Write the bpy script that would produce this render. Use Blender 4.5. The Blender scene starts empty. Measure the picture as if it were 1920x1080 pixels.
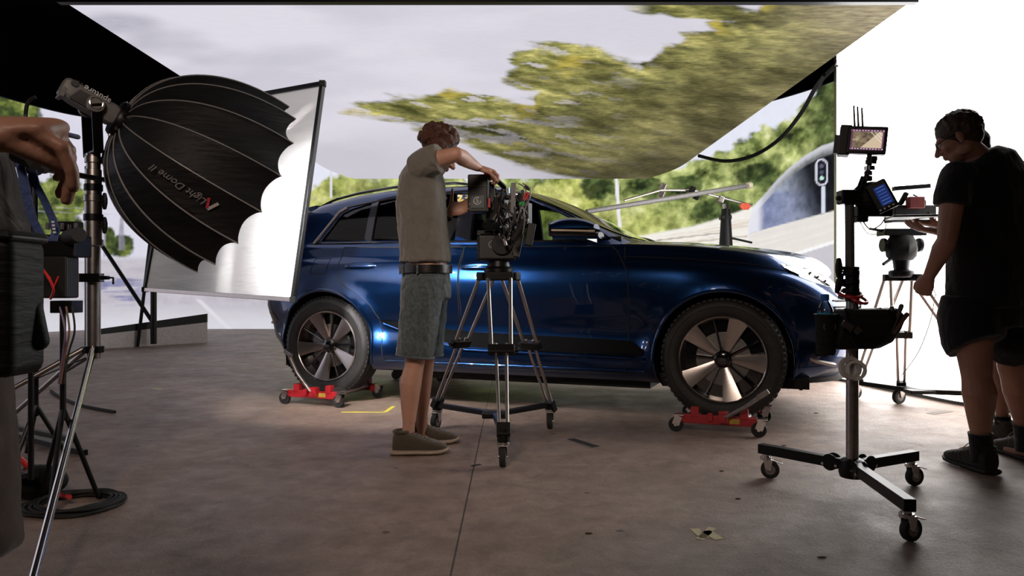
import bpy, bmesh, math, random
import numpy as np
from mathutils import Vector, Matrix
random.seed(7)
S = bpy.context.scene
C = S.collection
PI = math.pi
R = math.radians
# ---------------------------------------------------------------- camera, world, lights
FPX = 1400.0
CAMH = 0.89
cam = bpy.data.objects.new('camera', bpy.data.cameras.new('camera')); C.objects.link(cam)
cam.location = (0, 0, CAMH); cam.rotation_euler = (PI/2, 0, 0)
cam.data.sensor_width = 36; cam.data.lens = 36*FPX/1920; cam.data.clip_start = .05; cam.data.clip_end = 200
S.camera = cam
w = bpy.data.worlds.new('world'); S.world = w; w.use_nodes = True
w.node_tree.nodes['Background'].inputs[0].default_value = (.9, .85, .95, 1)
w.node_tree.nodes['Background'].inputs[1].default_value = 0.012
S.view_settings.view_transform = 'Standard'; S.view_settings.look = 'None'
S.view_settings.exposure = 0.0; S.view_settings.gamma = 1; S.view_settings.use_curve_mapping = False

def area(name, loc, aim, sx, sy, power, col, spread=180):
    l = bpy.data.lights.new(name, 'AREA'); l.shape = 'RECTANGLE'; l.size = sx; l.size_y = sy
    l.energy = power; l.color = col; l.spread = R(spread)
    o = bpy.data.objects.new(name, l); C.objects.link(o); o.location = loc
    o.rotation_euler = (Vector(aim)-Vector(loc)).to_track_quat('-Z', 'Y').to_euler()
    return o
SIDE_E = 7.0      # side LED screen radiance
# unseen fill lights added behind and above the camera to lift floor and crew
area('fill_light', (-.5, -1.6, 4.2), (-.8, 3.2, .4), 1.6, 1.6, 6, (1, .76, .63))
area('crew_fill_light', (-1.0, -.6, 3.1), (-.8, 3.8, 1.1), .9, .9, 15, (1, .80, .67), 66)  # added narrower fill aimed at the operator and the near hand

# ---------------------------------------------------------------- helpers
def P(px, py, d):
    return Vector(((px-960)/FPX*d, d, CAMH-(py-540)/FPX*d))
def G(px, py, z=0.0):
    d = (CAMH-z)*FPX/(py-540); return P(px, py, d)
WM = {}
def wm(o):
    return WM.get(o.name, Matrix.Identity(4)) if o else Matrix.Identity(4)
def frame(d):
    d = Vector(d).normalized(); a = Vector((0, 0, 1)) if abs(d.z) < .95 else Vector((1, 0, 0))
    x = a.cross(d).normalized(); y = d.cross(x).normalized(); return x, y, d
def rotto(d, up=(0, 0, 1)):
    """matrix whose X axis is d and Z is near up"""
    x = Vector(d).normalized(); y = Vector(up).cross(x).normalized(); z = x.cross(y)
    return Matrix((x, y, z)).transposed()
class MB:
    def __init__(s): s.v = []; s.f = []
    def add(s, vs, fs):
        o = len(s.v); s.v += [Vector(v) for v in vs]; s.f += [[i+o for i in f] for f in fs]; return s
    def box(s, c, size, M=None):
        c = Vector(c); hx, hy, hz = [q/2 for q in size]
        vs = [Vector((x, y, z)) for x in (-hx, hx) for y in (-hy, hy) for z in (-hz, hz)]
        if M is not None: vs = [M @ v for v in vs]
        return s.add([c+v for v in vs], [(0, 1, 3, 2), (4, 6, 7, 5), (0, 4, 5, 1), (2, 3, 7, 6), (0, 2, 6, 4), (1, 5, 7, 3)])
    def beam(s, p0, p1, w, h, up=(0, 0, 1)):
        p0 = Vector(p0); p1 = Vector(p1); return s.box((p0+p1)/2, ((p1-p0).length, w, h), rotto(p1-p0, up))
    def loft(s, rings, cap=True, closed=True):
        n = len(rings[0]); vs = [v for r in rings for v in r]; fs = []
        for i in range(len(rings)-1):
            for j in range(n if closed else n-1):
                k = (j+1) % n; fs.append((i*n+j, i*n+k, (i+1)*n+k, (i+1)*n+j))
        if cap: fs += [tuple(range(n))[::-1], tuple((len(rings)-1)*n+j for j in range(n))]
        return s.add(vs, fs)
    def tube(s, pts, r, n=10, cap=True, flat=1.0, up=None, round_=False):
        pts = [Vector(p) for p in pts]; rs = list(r) if hasattr(r, '__len__') else [r]*len(pts)
        if round_:
            e0 = (pts[0]-pts[1]).normalized(); e1 = (pts[-1]-pts[-2]).normalized()
            rs = [Vector(r if hasattr(r, '__len__') else (r, r*flat)) for r in rs]; r0 = rs[0]; r1 = rs[-1]
            A = [pts[0]+e0*min(r0)*q for q in (.98, .8, .45)]; B = [pts[-1]+e1*min(r1)*q for q in (.45, .8, .98)]
            pts = A+pts+B; rs = [r0*q for q in (.2, .6, .89)]+rs+[r1*q for q in (.89, .6, .2)]
        x = None; rings = []
        for i, p in enumerate(pts):
            t = (pts[min(i+1, len(pts)-1)]-pts[max(i-1, 0)]).normalized()
            if x is None:
                if up is not None:
                    x = Vector(up); x = (x-t*x.dot(t)).normalized()
                else: x = frame(t)[0]
            else:
                x = (x-t*x.dot(t)).normalized()
            y = t.cross(x)
            ra = rs[i]
            ra, rb = ra if hasattr(ra, '__len__') else (ra, ra*flat)
            rings.append([p+x*ra*math.cos(2*PI*j/n)+y*rb*math.sin(2*PI*j/n) for j in range(n)])
        return s.loft(rings, cap)
    def cyl(s, p0, p1, r0, r1=None, n=20): return s.tube([p0, p1], [r0, r0 if r1 is None else r1], n)
    def lathe(s, prof, o, axis, n=32, cap=True):
        x, y, d = frame(axis); o = Vector(o)
        return s.loft([[o+d*h+(x*math.cos(2*PI*j/n)+y*math.sin(2*PI*j/n))*max(r, 1e-4) for j in range(n)] for r, h in prof], cap)
    def torus(s, c, axis, Rr, r, n=32, m=8):
        x, y, d = frame(axis); c = Vector(c); rings = []
        for i in range(n):
            e = x*math.cos(2*PI*i/n)+y*math.sin(2*PI*i/n)
            rings.append([c+e*(Rr+r*math.cos(2*PI*j/m))+d*r*math.sin(2*PI*j/m) for j in range(m)])
        rings.append(rings[0]); return s.loft(rings, False)
    def ell(s, c, rad, M=None, n=20, m=12):
        c = Vector(c); rings = []
        for i in range(m+1):
            t = PI*(i if 0 < i < m else (.02 if i == 0 else m-.02))/m; ring = []
            for j in range(n):
                v = Vector((rad[0]*math.sin(t)*math.cos(2*PI*j/n), rad[1]*math.sin(t)*math.sin(2*PI*j/n), rad[2]*math.cos(t)))
                ring.append(c+(M @ v if M is not None else v))
            rings.append(ring)
        return s.loft(rings)
    def prism(s, poly, fn, w0, w1):
        """poly of (u,v); fn(u,v,w)->point"""
        n = len(poly); vs = [fn(u, v, w0) for u, v in poly]+[fn(u, v, w1) for u, v in poly]
        return s.add(vs, [tuple(range(n))[::-1], tuple(range(n, 2*n))]+[(i, (i+1) % n, n+(i+1) % n, n+i) for i in range(n)])
    def build(s, name, mat, parent=None, local=False, smooth=35, bevel=0, origin=None, mods=(), bseg=2, noclean=False):
        me = bpy.data.meshes.new(name)
        if parent is None:
            if origin is None:
                xs = [v.x for v in s.v]; ys = [v.y for v in s.v]; zs = [v.z for v in s.v]
                origin = ((min(xs)+max(xs))/2, (min(ys)+max(ys))/2, min(zs))
            M = Matrix.Translation(origin)
        else: M = wm(parent)
        I = Matrix.Identity(4) if local else M.inverted()
        me.from_pydata([I @ v for v in s.v], [], s.f)
        if not noclean:
            bm = bmesh.new(); bm.from_mesh(me); bmesh.ops.recalc_face_normals(bm, faces=bm.faces); bm.to_mesh(me); bm.free()
        if smooth:
            me.polygons.foreach_set('use_smooth', [True]*len(me.polygons)); me.set_sharp_from_angle(angle=R(smooth))
        for m in (mat if isinstance(mat, (list, tuple)) else [mat]): me.materials.append(m)
        o = bpy.data.objects.new(name, me); C.objects.link(o)
        if parent is None: o.matrix_world = M
        else: o.parent = parent
        WM[o.name] = M.copy()
        if bevel:
            b = o.modifiers.new('bevel', 'BEVEL'); b.width = bevel; b.segments = bseg; b.limit_method = 'ANGLE'; b.angle_limit = R(40); b.harden_normals = True
        for k, kw in mods:
            m_ = o.modifiers.new(k.lower(), k)
            for a, b_ in kw.items(): setattr(m_, a, b_)
        return o
def tag(o, label=None, cat=None, group=None, kind=None):
    if label: o['label'] = label
    if cat: o['category'] = cat
    if group: o['group'] = group
    if kind: o['kind'] = kind
    return o
def thing(name, label, cat, loc=(0, 0, 0), rz=0, group=None):
    o = bpy.data.objects.new(name, None); C.objects.link(o); o.location = loc; o.rotation_euler = (0, 0, rz)
    o.empty_display_size = .05
    WM[o.name] = Matrix.Translation(loc) @ Matrix.Rotation(rz, 4, 'Z')
    return tag(o, label, cat, group)
def copy_tree(o, parent=None):
    c = o.copy(); C.objects.link(c); WM[c.name] = wm(o).copy()
    if parent: c.parent = parent
    for ch in [q for q in S.objects if q.parent == o]: copy_tree(ch, c)
    return c
REMESH = lambda v, it=4: (('REMESH', dict(mode='VOXEL', voxel_size=v, use_smooth_shade=True)), ('SMOOTH', dict(iterations=it, factor=.5)))

# ---------------------------------------------------------------- materials
def mat(name, col, rough=.5, metal=0.0, coat=0, var=.12, scale=30, bump=0, bscale=None, emit=None, es=1, alpha=1, trans=0, spec=.5, sheen=0, stretch=(1, 1, 1), coatr=.03, ior=1.5):
    m = bpy.data.materials.new(name); m.use_nodes = True; nt = m.node_tree; b = nt.nodes['Principled BSDF']
    b.inputs['Roughness'].default_value = rough; b.inputs['Metallic'].default_value = metal
    b.inputs['Coat Weight'].default_value = coat; b.inputs['Coat Roughness'].default_value = coatr
    b.inputs['Specular IOR Level'].default_value = spec; b.inputs['IOR'].default_value = ior
    b.inputs['Transmission Weight'].default_value = trans; b.inputs['Alpha'].default_value = alpha
    if sheen: b.inputs['Sheen Weight'].default_value = sheen
    tc = nt.nodes.new('ShaderNodeTexCoord'); mp = nt.nodes.new('ShaderNodeMapping'); mp.inputs['Scale'].default_value = stretch
    nt.links.new(tc.outputs['Object'], mp.inputs[0])
    n = nt.nodes.new('ShaderNodeTexNoise'); n.inputs['Scale'].default_value = scale; n.inputs['Detail'].default_value = 4
    nt.links.new(mp.outputs[0], n.inputs[0])
    r = nt.nodes.new('ShaderNodeValToRGB'); c = Vector(col[:3])
    r.color_ramp.elements[0].position = .3; r.color_ramp.elements[1].position = .7
    r.color_ramp.elements[0].color = (*(c*(1-var)), 1); r.color_ramp.elements[1].color = (*(c*(1+var)), 1)
    nt.links.new(n.outputs['Fac'], r.inputs[0]); nt.links.new(r.outputs[0], b.inputs['Base Color'])
    if bump:
        n2 = nt.nodes.new('ShaderNodeTexNoise'); n2.inputs['Scale'].default_value = bscale or scale*3; n2.inputs['Detail'].default_value = 3
        nt.links.new(mp.outputs[0], n2.inputs[0])
        bp = nt.nodes.new('ShaderNodeBump'); bp.inputs['Strength'].default_value = bump; bp.inputs['Distance'].default_value = .01
        nt.links.new(n2.outputs['Fac'], bp.inputs['Height']); nt.links.new(bp.outputs[0], b.inputs['Normal'])
    if emit:
        b.inputs['Emission Color'].default_value = (*emit, 1); b.inputs['Emission Strength'].default_value = es
    return m
M_black = mat('black_metal', (.006, .006, .0065), .38, .2, spec=.35)
M_blackp = mat('black_plastic', (.007, .007, .0075), .5, 0, bump=.05)
M_rubber = mat('rubber', (.014, .014, .014), .75, bump=.1, scale=60)
M_chrome = mat('chrome', (.75, .73, .72), .18, 1, var=.04)
M_alu = mat('anodised_aluminium', (.55, .5, .47), .3, 1, var=.05)
M_steel = mat('worn_steel', (.42, .39, .37), .35, 1, var=.15)
M_grey = mat('grey_plastic', (.2, .19, .185), .45, bump=.05)
M_dgrey = mat('dark_grey_plastic', (.06, .058, .058), .5)
M_red = mat('red_paint', (.40, .012, .02), .35, 0, .4)
M_redp = mat('red_plastic', (.6, .03, .03), .4)
M_white = mat('white_print', (.8, .79, .78), .6)
M_skin = mat('skin', (.50, .27, .19), .48, bump=.12, scale=9, bscale=70, var=.1)
M_skin2 = mat('tanned_skin', (.42, .21, .14), .48, bump=.12, scale=9, bscale=70, var=.12)
M_hair = mat('dark_brown_hair', (.055, .032, .02), .55, bump=.5, bscale=120)
# ---------------------------------------------------------------- numpy picture functions for the LED screens
def vnoise(x, y, seed):
    xi = np.floor(x).astype(np.int64); yi = np.floor(y).astype(np.int64); xf = x-xi; yf = y-yi
    def h(a, b):
        n = (a*374761393+b*668265263+seed*1274126177) & 0x7fffffff
        n = ((n ^ (n >> 13))*1103515245) & 0x7fffffff
        return ((n ^ (n >> 16)) & 0xffff)/65535.0
    u = xf*xf*(3-2*xf); v = yf*yf*(3-2*yf)
    return (h(xi, yi)*(1-u)+h(xi+1, yi)*u)*(1-v)+(h(xi, yi+1)*(1-u)+h(xi+1, yi+1)*u)*v
def fbm(x, y, o=4, seed=1):
    a = .5; s = 0; t = 0
    for i in range(o):
        s = s+a*vnoise(x, y, seed+i*17); t += a; x = x*2.03+5.1; y = y*2.03+1.7; a *= .55
    return s/t
def ss(e0, e1, x):
    t = np.clip((x-e0)/(e1-e0), 0, 1); return t*t*(3-2*t)
def lin(c):
    c = np.array(c, float)/255; return np.where(c < .04045, c/12.92, ((c+.055)/1.055)**2.4)
def mix(a, b, t): return a*(1-t[..., None])+b*t[..., None]
def col(c, like): return np.broadcast_to(lin(c), like.shape+(3,)).copy()
def interp(x, pts): return np.interp(x, [p[0] for p in pts], [p[1] for p in pts])
def foliage(x, y, cols, sx, sy, seed, o=5):
    n = fbm(x/sx, y/sy, o, seed); n2 = fbm(x/sx*2.5, y/sy*2.5, 4, seed+50); n = np.clip((n*.6+n2*.4-.5)*2.1+.5, 0, 1)
    out = col(cols[0], x)
    for i in range(1, len(cols)):
        out = mix(out, col(cols[i], x), ss((i-1)/(len(cols)-1), i/(len(cols)-1), n))
    return out
def ceiling_picture(px, py):
    rgb = col((214, 211, 222), px)
    g = ss(900, 200, px)*ss(300, 20, py); rgb = mix(rgb, col((186, 184, 196), px), g)
    rgb = mix(rgb, col((223, 219, 230), px), ss(.35, .7, fbm(px/240, py/60, 3, 5)))
    up = interp(px, [(600, 260), (634, 205), (660, 200), (700, 186), (760, 178), (830, 174), (900, 182), (960, 194), (1000, 190), (1012, 170), (1100, 90), (1150, 108), (1200, 124), (1240, 96), (1300, 64), (1330, 50), (1420, 20), (1480, -40)])
    lo = interp(px, [(600, 200), (634, 208), (700, 222), (760, 232), (830, 252), (900, 284), (960, 300), (1010, 318), (1080, 345), (1700, 345)])
    xr = px+py*-.1; yr = py-(px-900)*.13
    wob = (fbm(xr/70, yr/13, 4, 3)-.5)*46
    m = ss(-7, 7, py+wob-up)*ss(7, -7, py+wob*.8-lo)
    a = ((px-1055)/95)**2+((py-112)/34)**2; m = np.maximum(m, ss(1.25, .75, a+wob/26))
    a = ((px-1300)/130)**2+((py-20-(px-1300)*.06)/18)**2; m = np.maximum(m, ss(1.3, .7, a+wob/26)*ss(1150, 1230, px))
    a = ((px-1000)/60)**2+((py-145)/26)**2; m = np.maximum(m, ss(1.3, .7, a+wob/26))
    f = foliage(xr, yr, [(58, 60, 34), (98, 98, 54), (132, 130, 74), (166, 160, 96), (206, 196, 124)], 62, 13, 21)
    gaps = ss(.60, .68, fbm(xr/55, yr/9, 4, 77))*ss(1350, 900, px)
    f = mix(f, col((190, 184, 190), px), gaps*.8)
    brown = ss(0, 1, (px-1050)/520*.55+(py-60)/300*.55)
    fb = foliage(xr, yr, [(100, 93, 68), (128, 119, 88), (152, 142, 104)], 80, 9, 31)
    f = mix(f, fb, np.clip(brown, 0, .9))
    cl = fbm(xr/110, yr/34, 3, 61); f = f*(.62+.62*ss(.32, .62, cl))[..., None]
    tan = ss(1380, 1680, px)*ss(150, 20, py); f = mix(f, col((178, 164, 140), px), tan*.85)
    edge = ss(.5, .62, fbm(xr/90, yr/30, 3, 41))*ss(40, 0, np.abs(py-up))
    f = mix(f, col((206, 186, 84), px), edge*.6)
    rgb = mix(rgb, f, m)
    dim = .55+.45*ss(345, 130, py+(px-1100)*.16)
    dim = dim+(np.maximum(dim, .88)-dim)*ss(1180, 900, px); rgb = rgb*dim[..., None]
    return rgb
def wall_picture(px, py):
    rgb = col((218, 216, 230), px)
    # far left street
    road = ss(478, 492, py+(px-200)*.02)*ss(560, 520, px)
    def blob(cx, cy, rx, ry, e=.25, sd=3):
        n = (fbm(px/16, py/14, 4, sd)-.5)*1.1
        return ss(1+e, 1-e, ((px-cx)/rx)**2+((py-cy)/ry)**2+n)
    fol = foliage(px, py, [(34, 40, 28), (66, 78, 44), (112, 124, 62), (160, 168, 96)], 26, 22, 9)
    for b in [(25, 205, 52, 34), (118, 372, 46, 46), (70, 400, 50, 60), (100, 430, 60, 40), (228, 462, 24, 22), (30, 450, 60, 60), (205, 452, 12, 26)]:
        rgb = mix(rgb, fol, blob(*b)*(px < 300))
    rgb = mix(rgb, col((160, 158, 172), px), ss(2.2, 1.2, np.abs(px-196))*ss(400, 420, py)*(py < 482)*.6)
    rgb = mix(rgb, col((140, 136, 150), px), ss(6, 4, np.abs(px-228)+ (440-py)*.05)*ss(404, 410, py)*(py < 470)*.7)
    rgb = mix(rgb, col((176, 172, 190), px), (ss(1.2, .4, np.abs(py-402-(px-200)*.05))+ss(1.2, .4, np.abs(py-392-(px-200)*.03)))*(px < 300)*.5)
    rd = mix(col((184, 179, 190), px), col((204, 198, 206), px), fbm(px/90, py/12, 3, 15))
    rd = mix(rd, col((214, 212, 220), px), ss(560, 610, py))
    rgb = mix(rgb, rd, road)
    shp = fbm(px/60, py/7, 3, 66)
    rgb = mix(rgb, col((122, 124, 168), px), ss(.42, .6, shp)*ss(535, 545, py+20)*ss(578, 560, py)*ss(300, 230, px)*ss(150, 170, px)*.8)
    rgb = mix(rgb, col((226, 224, 230), px), ss(7, 3, np.abs(px-(370+(py-560)*1.05)-0))*ss(556, 566, py)*(px > 340)*(px < 480)*.8)
    # middle and right: hillside
    sky = col((230, 232, 246), px)
    tl = interp(px, [(560, 352), (600, 344), (640, 328), (700, 330), (800, 322), (900, 330), (1100, 320), (1280, 315), (1330, 292), (1380, 268), (1440, 236), (1478, 224), (1500, 196), (1530, 168), (1560, 140), (1900, 120)])
    n = (fbm(px/22, py/18, 4, 4)-.5)*44
    hill = ss(-6, 6, py-tl+n)*(px > 540)
    f = foliage(px, py, [(34, 40, 28), (92, 104, 56), (148, 160, 96), (190, 198, 128), (222, 224, 172)], 40, 32, 19)
    fy = foliage(px, py, [(92, 102, 44), (176, 182, 96), (216, 216, 132), (234, 232, 170)], 30, 26, 29)
    b = ss(1.25, .8, ((px-1060)/62)**2+((py-382)/52)**2+(fbm(px/18, py/16, 3, 8)-.5)); f = mix(f, fy, b*.9)
    b = ss(1090, 1130, px)*ss(1320, 1200, px)*ss(360, 420, py); f = mix(f, fy, b*.6)
    b = ss(770, 600, px)*(px < 800); f = mix(f, fy, b*.7)
    d = foliage(px, py, [(20, 28, 20), (44, 56, 34), (92, 108, 62), (124, 138, 84)], 26, 22, 39)
    b = ss(1480, 1545, px-(py-200)*.2)*ss(420, 330, py-(1570-px)*.1); f = mix(f, d, b*.9)
    for (cx, cy, rx, ry) in [(1120, 352, 30, 22), (1216, 352, 26, 20), (1345, 398, 46, 26), (1420, 330, 40, 24), (1290, 345, 30, 18), (1130, 445, 30, 12)]:
        b = ss(1.3, .7, ((px-cx)/rx)**2+((py-cy)/ry)**2+(fbm(px/12, py/12, 3, 18)-.5)*1.3); f = mix(f, d, b*.9)
    rgb = mix(rgb, sky, ss(440, 545, px)*ss(560, 520, py)); rgb = mix(rgb, f, hill)
    rgb = mix(rgb, col((238, 236, 240), px), ss(4, 2.6, np.abs(px-(1156+(py-340)*.07)))*ss(328, 332, py)*(py < 445))
    rgb = mix(rgb, col((224, 222, 226), px), ss(3, 1.6, np.abs(px-621))*(py < 372)*(px < 640)*ss(300, 320, py))
    # road lines and verge
    re = interp(px, [(600, 470), (1180, 446), (1300, 424), (1360, 406), (1420, 384), (1500, 380)])
    rr = ss(-3, 3, py-re)*(px > 1000)
    rc = mix(col((244, 240, 232), px), col((226, 214, 200), px), ss(.5, .7, fbm(px/160, (py+px*.16)/6, 3, 12)))
    rgb = mix(rgb, rc, rr)
    rgb = mix(rgb, col((128, 116, 100), px), ss(1.8, .8, np.abs(py-(438+(1340-px)*.12)))*(px > 1200)*(px < 1360)*.6)
    rgb = mix(rgb, col((150, 138, 118), px), ss(1.8, .8, np.abs(py-(446+(1370-px)*.12)))*(px > 1180)*(px < 1400)*.6)
    # tunnel mouth
    arch = interp(px, [(1398, 440), (1412, 388), (1432, 366), (1456, 338), (1480, 314), (1510, 291), (1540, 274), (1575, 262), (1900, 240)])
    tun = ss(-1.5, 1.5, py-arch)*(px > 1404)
    bandw = interp(px, [(1400, 14), (1430, 16), (1500, 20), (1575, 22)])
    t = (py-arch)/bandw
    bc = mix(col((112, 116, 116), px), col((206, 206, 214), px), ss(.9, .1, t))
    bc = mix(bc, col((190, 192, 202), px), ss(1500, 1420, px))
    ins = mix(col((178, 186, 206), px), col((34, 36, 42), px), ss(1440, 1545, px+(380-py)*.35))
    ins = mix(ins, col((108, 116, 158), px), ss(352, 366, py)*ss(1545, 1430, px)*.8)
    ins = mix(ins, col((24, 25, 30), px), ss(1480, 1570, px)*ss(440, 340, py)*.85)
    tc = mix(bc, ins, ss(.92, 1.05, t))
    rgb = mix(rgb, tc, tun)
    fl = interp(px, [(1380, 446), (1440, 428), (1575, 392), (1900, 310)])
    gr = ss(-1.5, 1.5, py-fl)*(px > 1405)
    rgb = mix(rgb, mix(col((240, 236, 228), px), col((226, 220, 216), px), fbm(px/80, (py+px*.27)/5, 3, 2)), gr)
    rgb = mix(rgb, col((236, 236, 244), px), ss(1436, 1418, px)*tun*(1-gr)*.9)
    l2 = interp(px, [(1300, 530), (1455, 484), (1575, 446), (1900, 345)])
    rgb = mix(rgb, col((204, 200, 208), px), ss(-1, 1, py-l2-7)*(px > 1300))
    rgb = mix(rgb, col((250, 250, 250), px), ss(4, 2, np.abs(py-l2-4))*(px > 1300))
    # signal
    rgb = mix(rgb, col((214, 220, 236), px), ss(4.5, 3.5, np.abs(px-1544))*(py > 350)*(py < 400))
    def caps(px, py, r):
        dy = np.maximum(np.abs(py-323)-14, 0); return np.sqrt((px-1540.5)**2+dy**2)-r
    cd = caps(px, py, 11.5)
    rgb = mix(rgb, col((226, 226, 240), px), ss(.7, -.7, cd)); rgb = mix(rgb, col((30, 32, 42), px), ss(.7, -.7, cd+3))
    for cy, c in ((311, (96, 100, 120)), (323, (84, 88, 108)), (334, (196, 240, 224))):
        rgb = mix(rgb, col(c, px), ss(4.6, 3.4, np.sqrt((px-1540.5)**2+(py-cy)**2)))
    return rgb
def led_mat(name, strength, detail=.25, scale=(1, 1, 1), dscale=14):
    m = bpy.data.materials.new(name); m.use_nodes = True; nt = m.node_tree; nt.nodes.clear()
    out = nt.nodes.new('ShaderNodeOutputMaterial'); e = nt.nodes.new('ShaderNodeEmission'); at = nt.nodes.new('ShaderNodeVertexColor'); at.layer_name = 'picture'
    tc = nt.nodes.new('ShaderNodeTexCoord'); mp = nt.nodes.new('ShaderNodeMapping'); mp.inputs['Scale'].default_value = scale
    n = nt.nodes.new('ShaderNodeTexNoise'); n.inputs['Scale'].default_value = dscale; n.inputs['Detail'].default_value = 4
    mr = nt.nodes.new('ShaderNodeMapRange'); mr.inputs[1].default_value = .25; mr.inputs[2].default_value = .75; mr.inputs[3].default_value = 1-detail; mr.inputs[4].default_value = 1+detail
    # foliage detail: only where the picture is not sky (blue below threshold)
    sep = nt.nodes.new('ShaderNodeSeparateColor'); mk = nt.nodes.new('ShaderNodeMapRange'); mk.inputs[1].default_value = .35; mk.inputs[2].default_value = .6; mk.inputs[3].default_value = 1; mk.inputs[4].default_value = .06
    mx = nt.nodes.new('ShaderNodeMix'); mx.data_type = 'FLOAT'; mx.inputs[2].default_value = 1.0
    vm = nt.nodes.new('ShaderNodeVectorMath'); vm.operation = 'SCALE'
    L = nt.links.new
    L(tc.outputs['Object'], mp.inputs[0]); L(mp.outputs[0], n.inputs[0]); L(n.outputs['Fac'], mr.inputs[0])
    L(at.outputs['Color'], sep.inputs[0]); L(sep.outputs['Blue'], mk.inputs[0]); L(mk.outputs[0], mx.inputs[0]); L(mr.outputs[0], mx.inputs[3])
    L(at.outputs['Color'], vm.inputs[0]); L(mx.outputs[0], vm.inputs['Scale']); L(vm.outputs[0], e.inputs['Color'])
    e.inputs['Strength'].default_value = strength; L(e.outputs[0], out.inputs[0])
    return m
def grid_screen(name, V, rgb, m, parent=None):
    """V (rows, cols, 3) world vertices, rgb same shape"""
    r, c = V.shape[:2]; o0 = V.reshape(-1, 3).mean(0)
    if parent is not None: o0 = np.array(wm(parent).translation)
    me = bpy.data.meshes.new(name); vs = (V.reshape(-1, 3)-o0)
    idx = np.arange(r*c).reshape(r, c)
    fs = np.stack([idx[:-1, :-1], idx[:-1, 1:], idx[1:, 1:], idx[1:, :-1]], -1).reshape(-1, 4)
    me.from_pydata(vs.tolist(), [], fs.tolist())
    a = me.color_attributes.new('picture', 'FLOAT_COLOR', 'POINT')
    a.data.foreach_set('color', np.concatenate([rgb.reshape(-1, 3), np.ones((r*c, 1))], 1).ravel().astype(np.float32))
    me.materials.append(m); ob = bpy.data.objects.new(name, me); C.objects.link(ob)
    if parent is not None: ob.parent = parent
    else: ob.location = o0
    WM[ob.name] = Matrix.Translation(o0)
    return ob
# ---------------------------------------------------------------- LED ceiling (3 m above the floor)
CZ = 3.0
ce = thing('led_ceiling', 'large overhead screen panel showing pale sky and motion-blurred tree branches, hung above the car', 'screen', (-.2, 9.5, CZ))
ys = np.concatenate([1400*(CZ-CAMH)/np.arange(535, 205, -2.2), [14.42]])
V = []
for y in ys:
    xl = -3.3; xr = 2.94
    if y > 12.6: k = (y-12.6)/1.85; xl += .28*k**2.5; xr -= .36*k**2
    V.append([(x, y, CZ) for x in np.linspace(xl, xr, 620)])
V = np.array(V); px = V[..., 0]/V[..., 1]*FPX+960; py = 540-(V[..., 2]-CAMH)/V[..., 1]*FPX
led_c = led_mat('led_ceiling_picture', 1.0, .38, (1, 2.5, 1), 9)
grid_screen('display_surface', V, ceiling_picture(px, py), led_c, ce)
m = MB(); hs = [(float(r[0][0]), float(r[0][1])) for r in V[::8]]+[(float(V[-1][0][0]), float(V[-1][0][1]))]
hr = [(float(r[-1][0]), float(r[-1][1])) for r in V[::8]]+[(float(V[-1][-1][0]), float(V[-1][-1][1]))]
m.prism(hs+hr[::-1], lambda u, v, w_: (u, v, w_), CZ+.02, CZ+.14); m.build('panel_housing', M_blackp, ce)
m = MB()
m.beam((-3.34, 5.5, CZ+.03), (2.98, 5.5, CZ+.03), .06, .09); m.build('front_edge_beam', M_black, ce)
m = MB()
for x in (-3.2, -.1, 2.85): m.beam((x, 5.6, CZ+.2), (x, 14.2, CZ+.2), .09, .09)
m.build('roof_beam', M_black, ce)
# ---------------------------------------------------------------- curved LED back wall
WH = 4.5
path = [(-9.4, 2.0), (-9.7, 9), (-9.75, 13.0), (-9.55, 14.6), (-9.1, 15.7), (-8.2, 16.15), (-6, 16.25), (0, 16.25), (3.0, 16.1), (4.3, 15.5), (5.05, 14.4), (5.55, 13.3), (5.85, 12), (6.0, 9)]
# resample the path (Catmull-Rom) densely in picture angle
dense = []
for i in range(len(path)-1):
    p0 = np.array(path[max(i-1, 0)]); p1 = np.array(path[i]); p2 = np.array(path[i+1]); p3 = np.array(path[min(i+2, len(path)-1)])
    for t in np.linspace(0, 1, 60, endpoint=False):
        dense.append(.5*((2*p1)+(-p0+p2)*t+(2*p0-5*p1+4*p2-p3)*t*t+(-p0+3*p1-3*p2+p3)*t**3))
dense = np.array(dense+[path[-1]])
ang = dense[:, 0]/dense[:, 1]*FPX+960
keep = np.maximum.accumulate(ang); ok = np.concatenate([[True], np.diff(keep) > 1e-6]); dense = dense[ok]; ang = ang[ok]
tx = np.concatenate([np.linspace(ang[0], -30, 40), np.arange(-26, 1600, 2.4), np.linspace(1602, ang[-1], 20)])
wx = np.interp(tx, ang, dense[:, 0]); wy = np.interp(tx, ang, dense[:, 1])
zs = np.linspace(0, WH, 190)
V = np.stack([np.broadcast_to(wx, (190, len(tx))), np.broadcast_to(wy, (190, len(tx))), np.broadcast_to(zs[:, None], (190, len(tx)))], -1).copy()
px = V[..., 0]/V[..., 1]*FPX+960; py = 540-(V[..., 2]-CAMH)/V[..., 1]*FPX
lw = thing('led_wall', 'curved floor-to-ceiling screen showing trees, road and a tunnel mouth behind the car', 'screen', (-1, 14, 0))
led_w = led_mat('led_wall_picture', 1.0, .4, (1, 1, 1), 6)
grid_screen('display_surface', V, wall_picture(px, py), led_w, lw)
m = MB(); n = len(tx); st = list(range(0, n, 6))+[n-1]
for k in range(len(st)-1):
    a, b = st[k], st[k+1]
out = []
for k in st:
    a = np.array([wx[max(k-1, 0)], wy[max(k-1, 0)]]); b = np.array([wx[min(k+1, n-1)], wy[min(k+1, n-1)]]); t = (b-a)/np.linalg.norm(b-a); nn = np.array([-t[1], t[0]])
    out.append((np.array([wx[k], wy[k]])+nn*.02, np.array([wx[k], wy[k]])+nn*.16))
m.loft([[(*p, 0), (*q, 0), (*q, WH+.03), (*p, WH+.03)] for p, q in out]); m.build('cabinet_back', M_blackp, lw)
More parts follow.
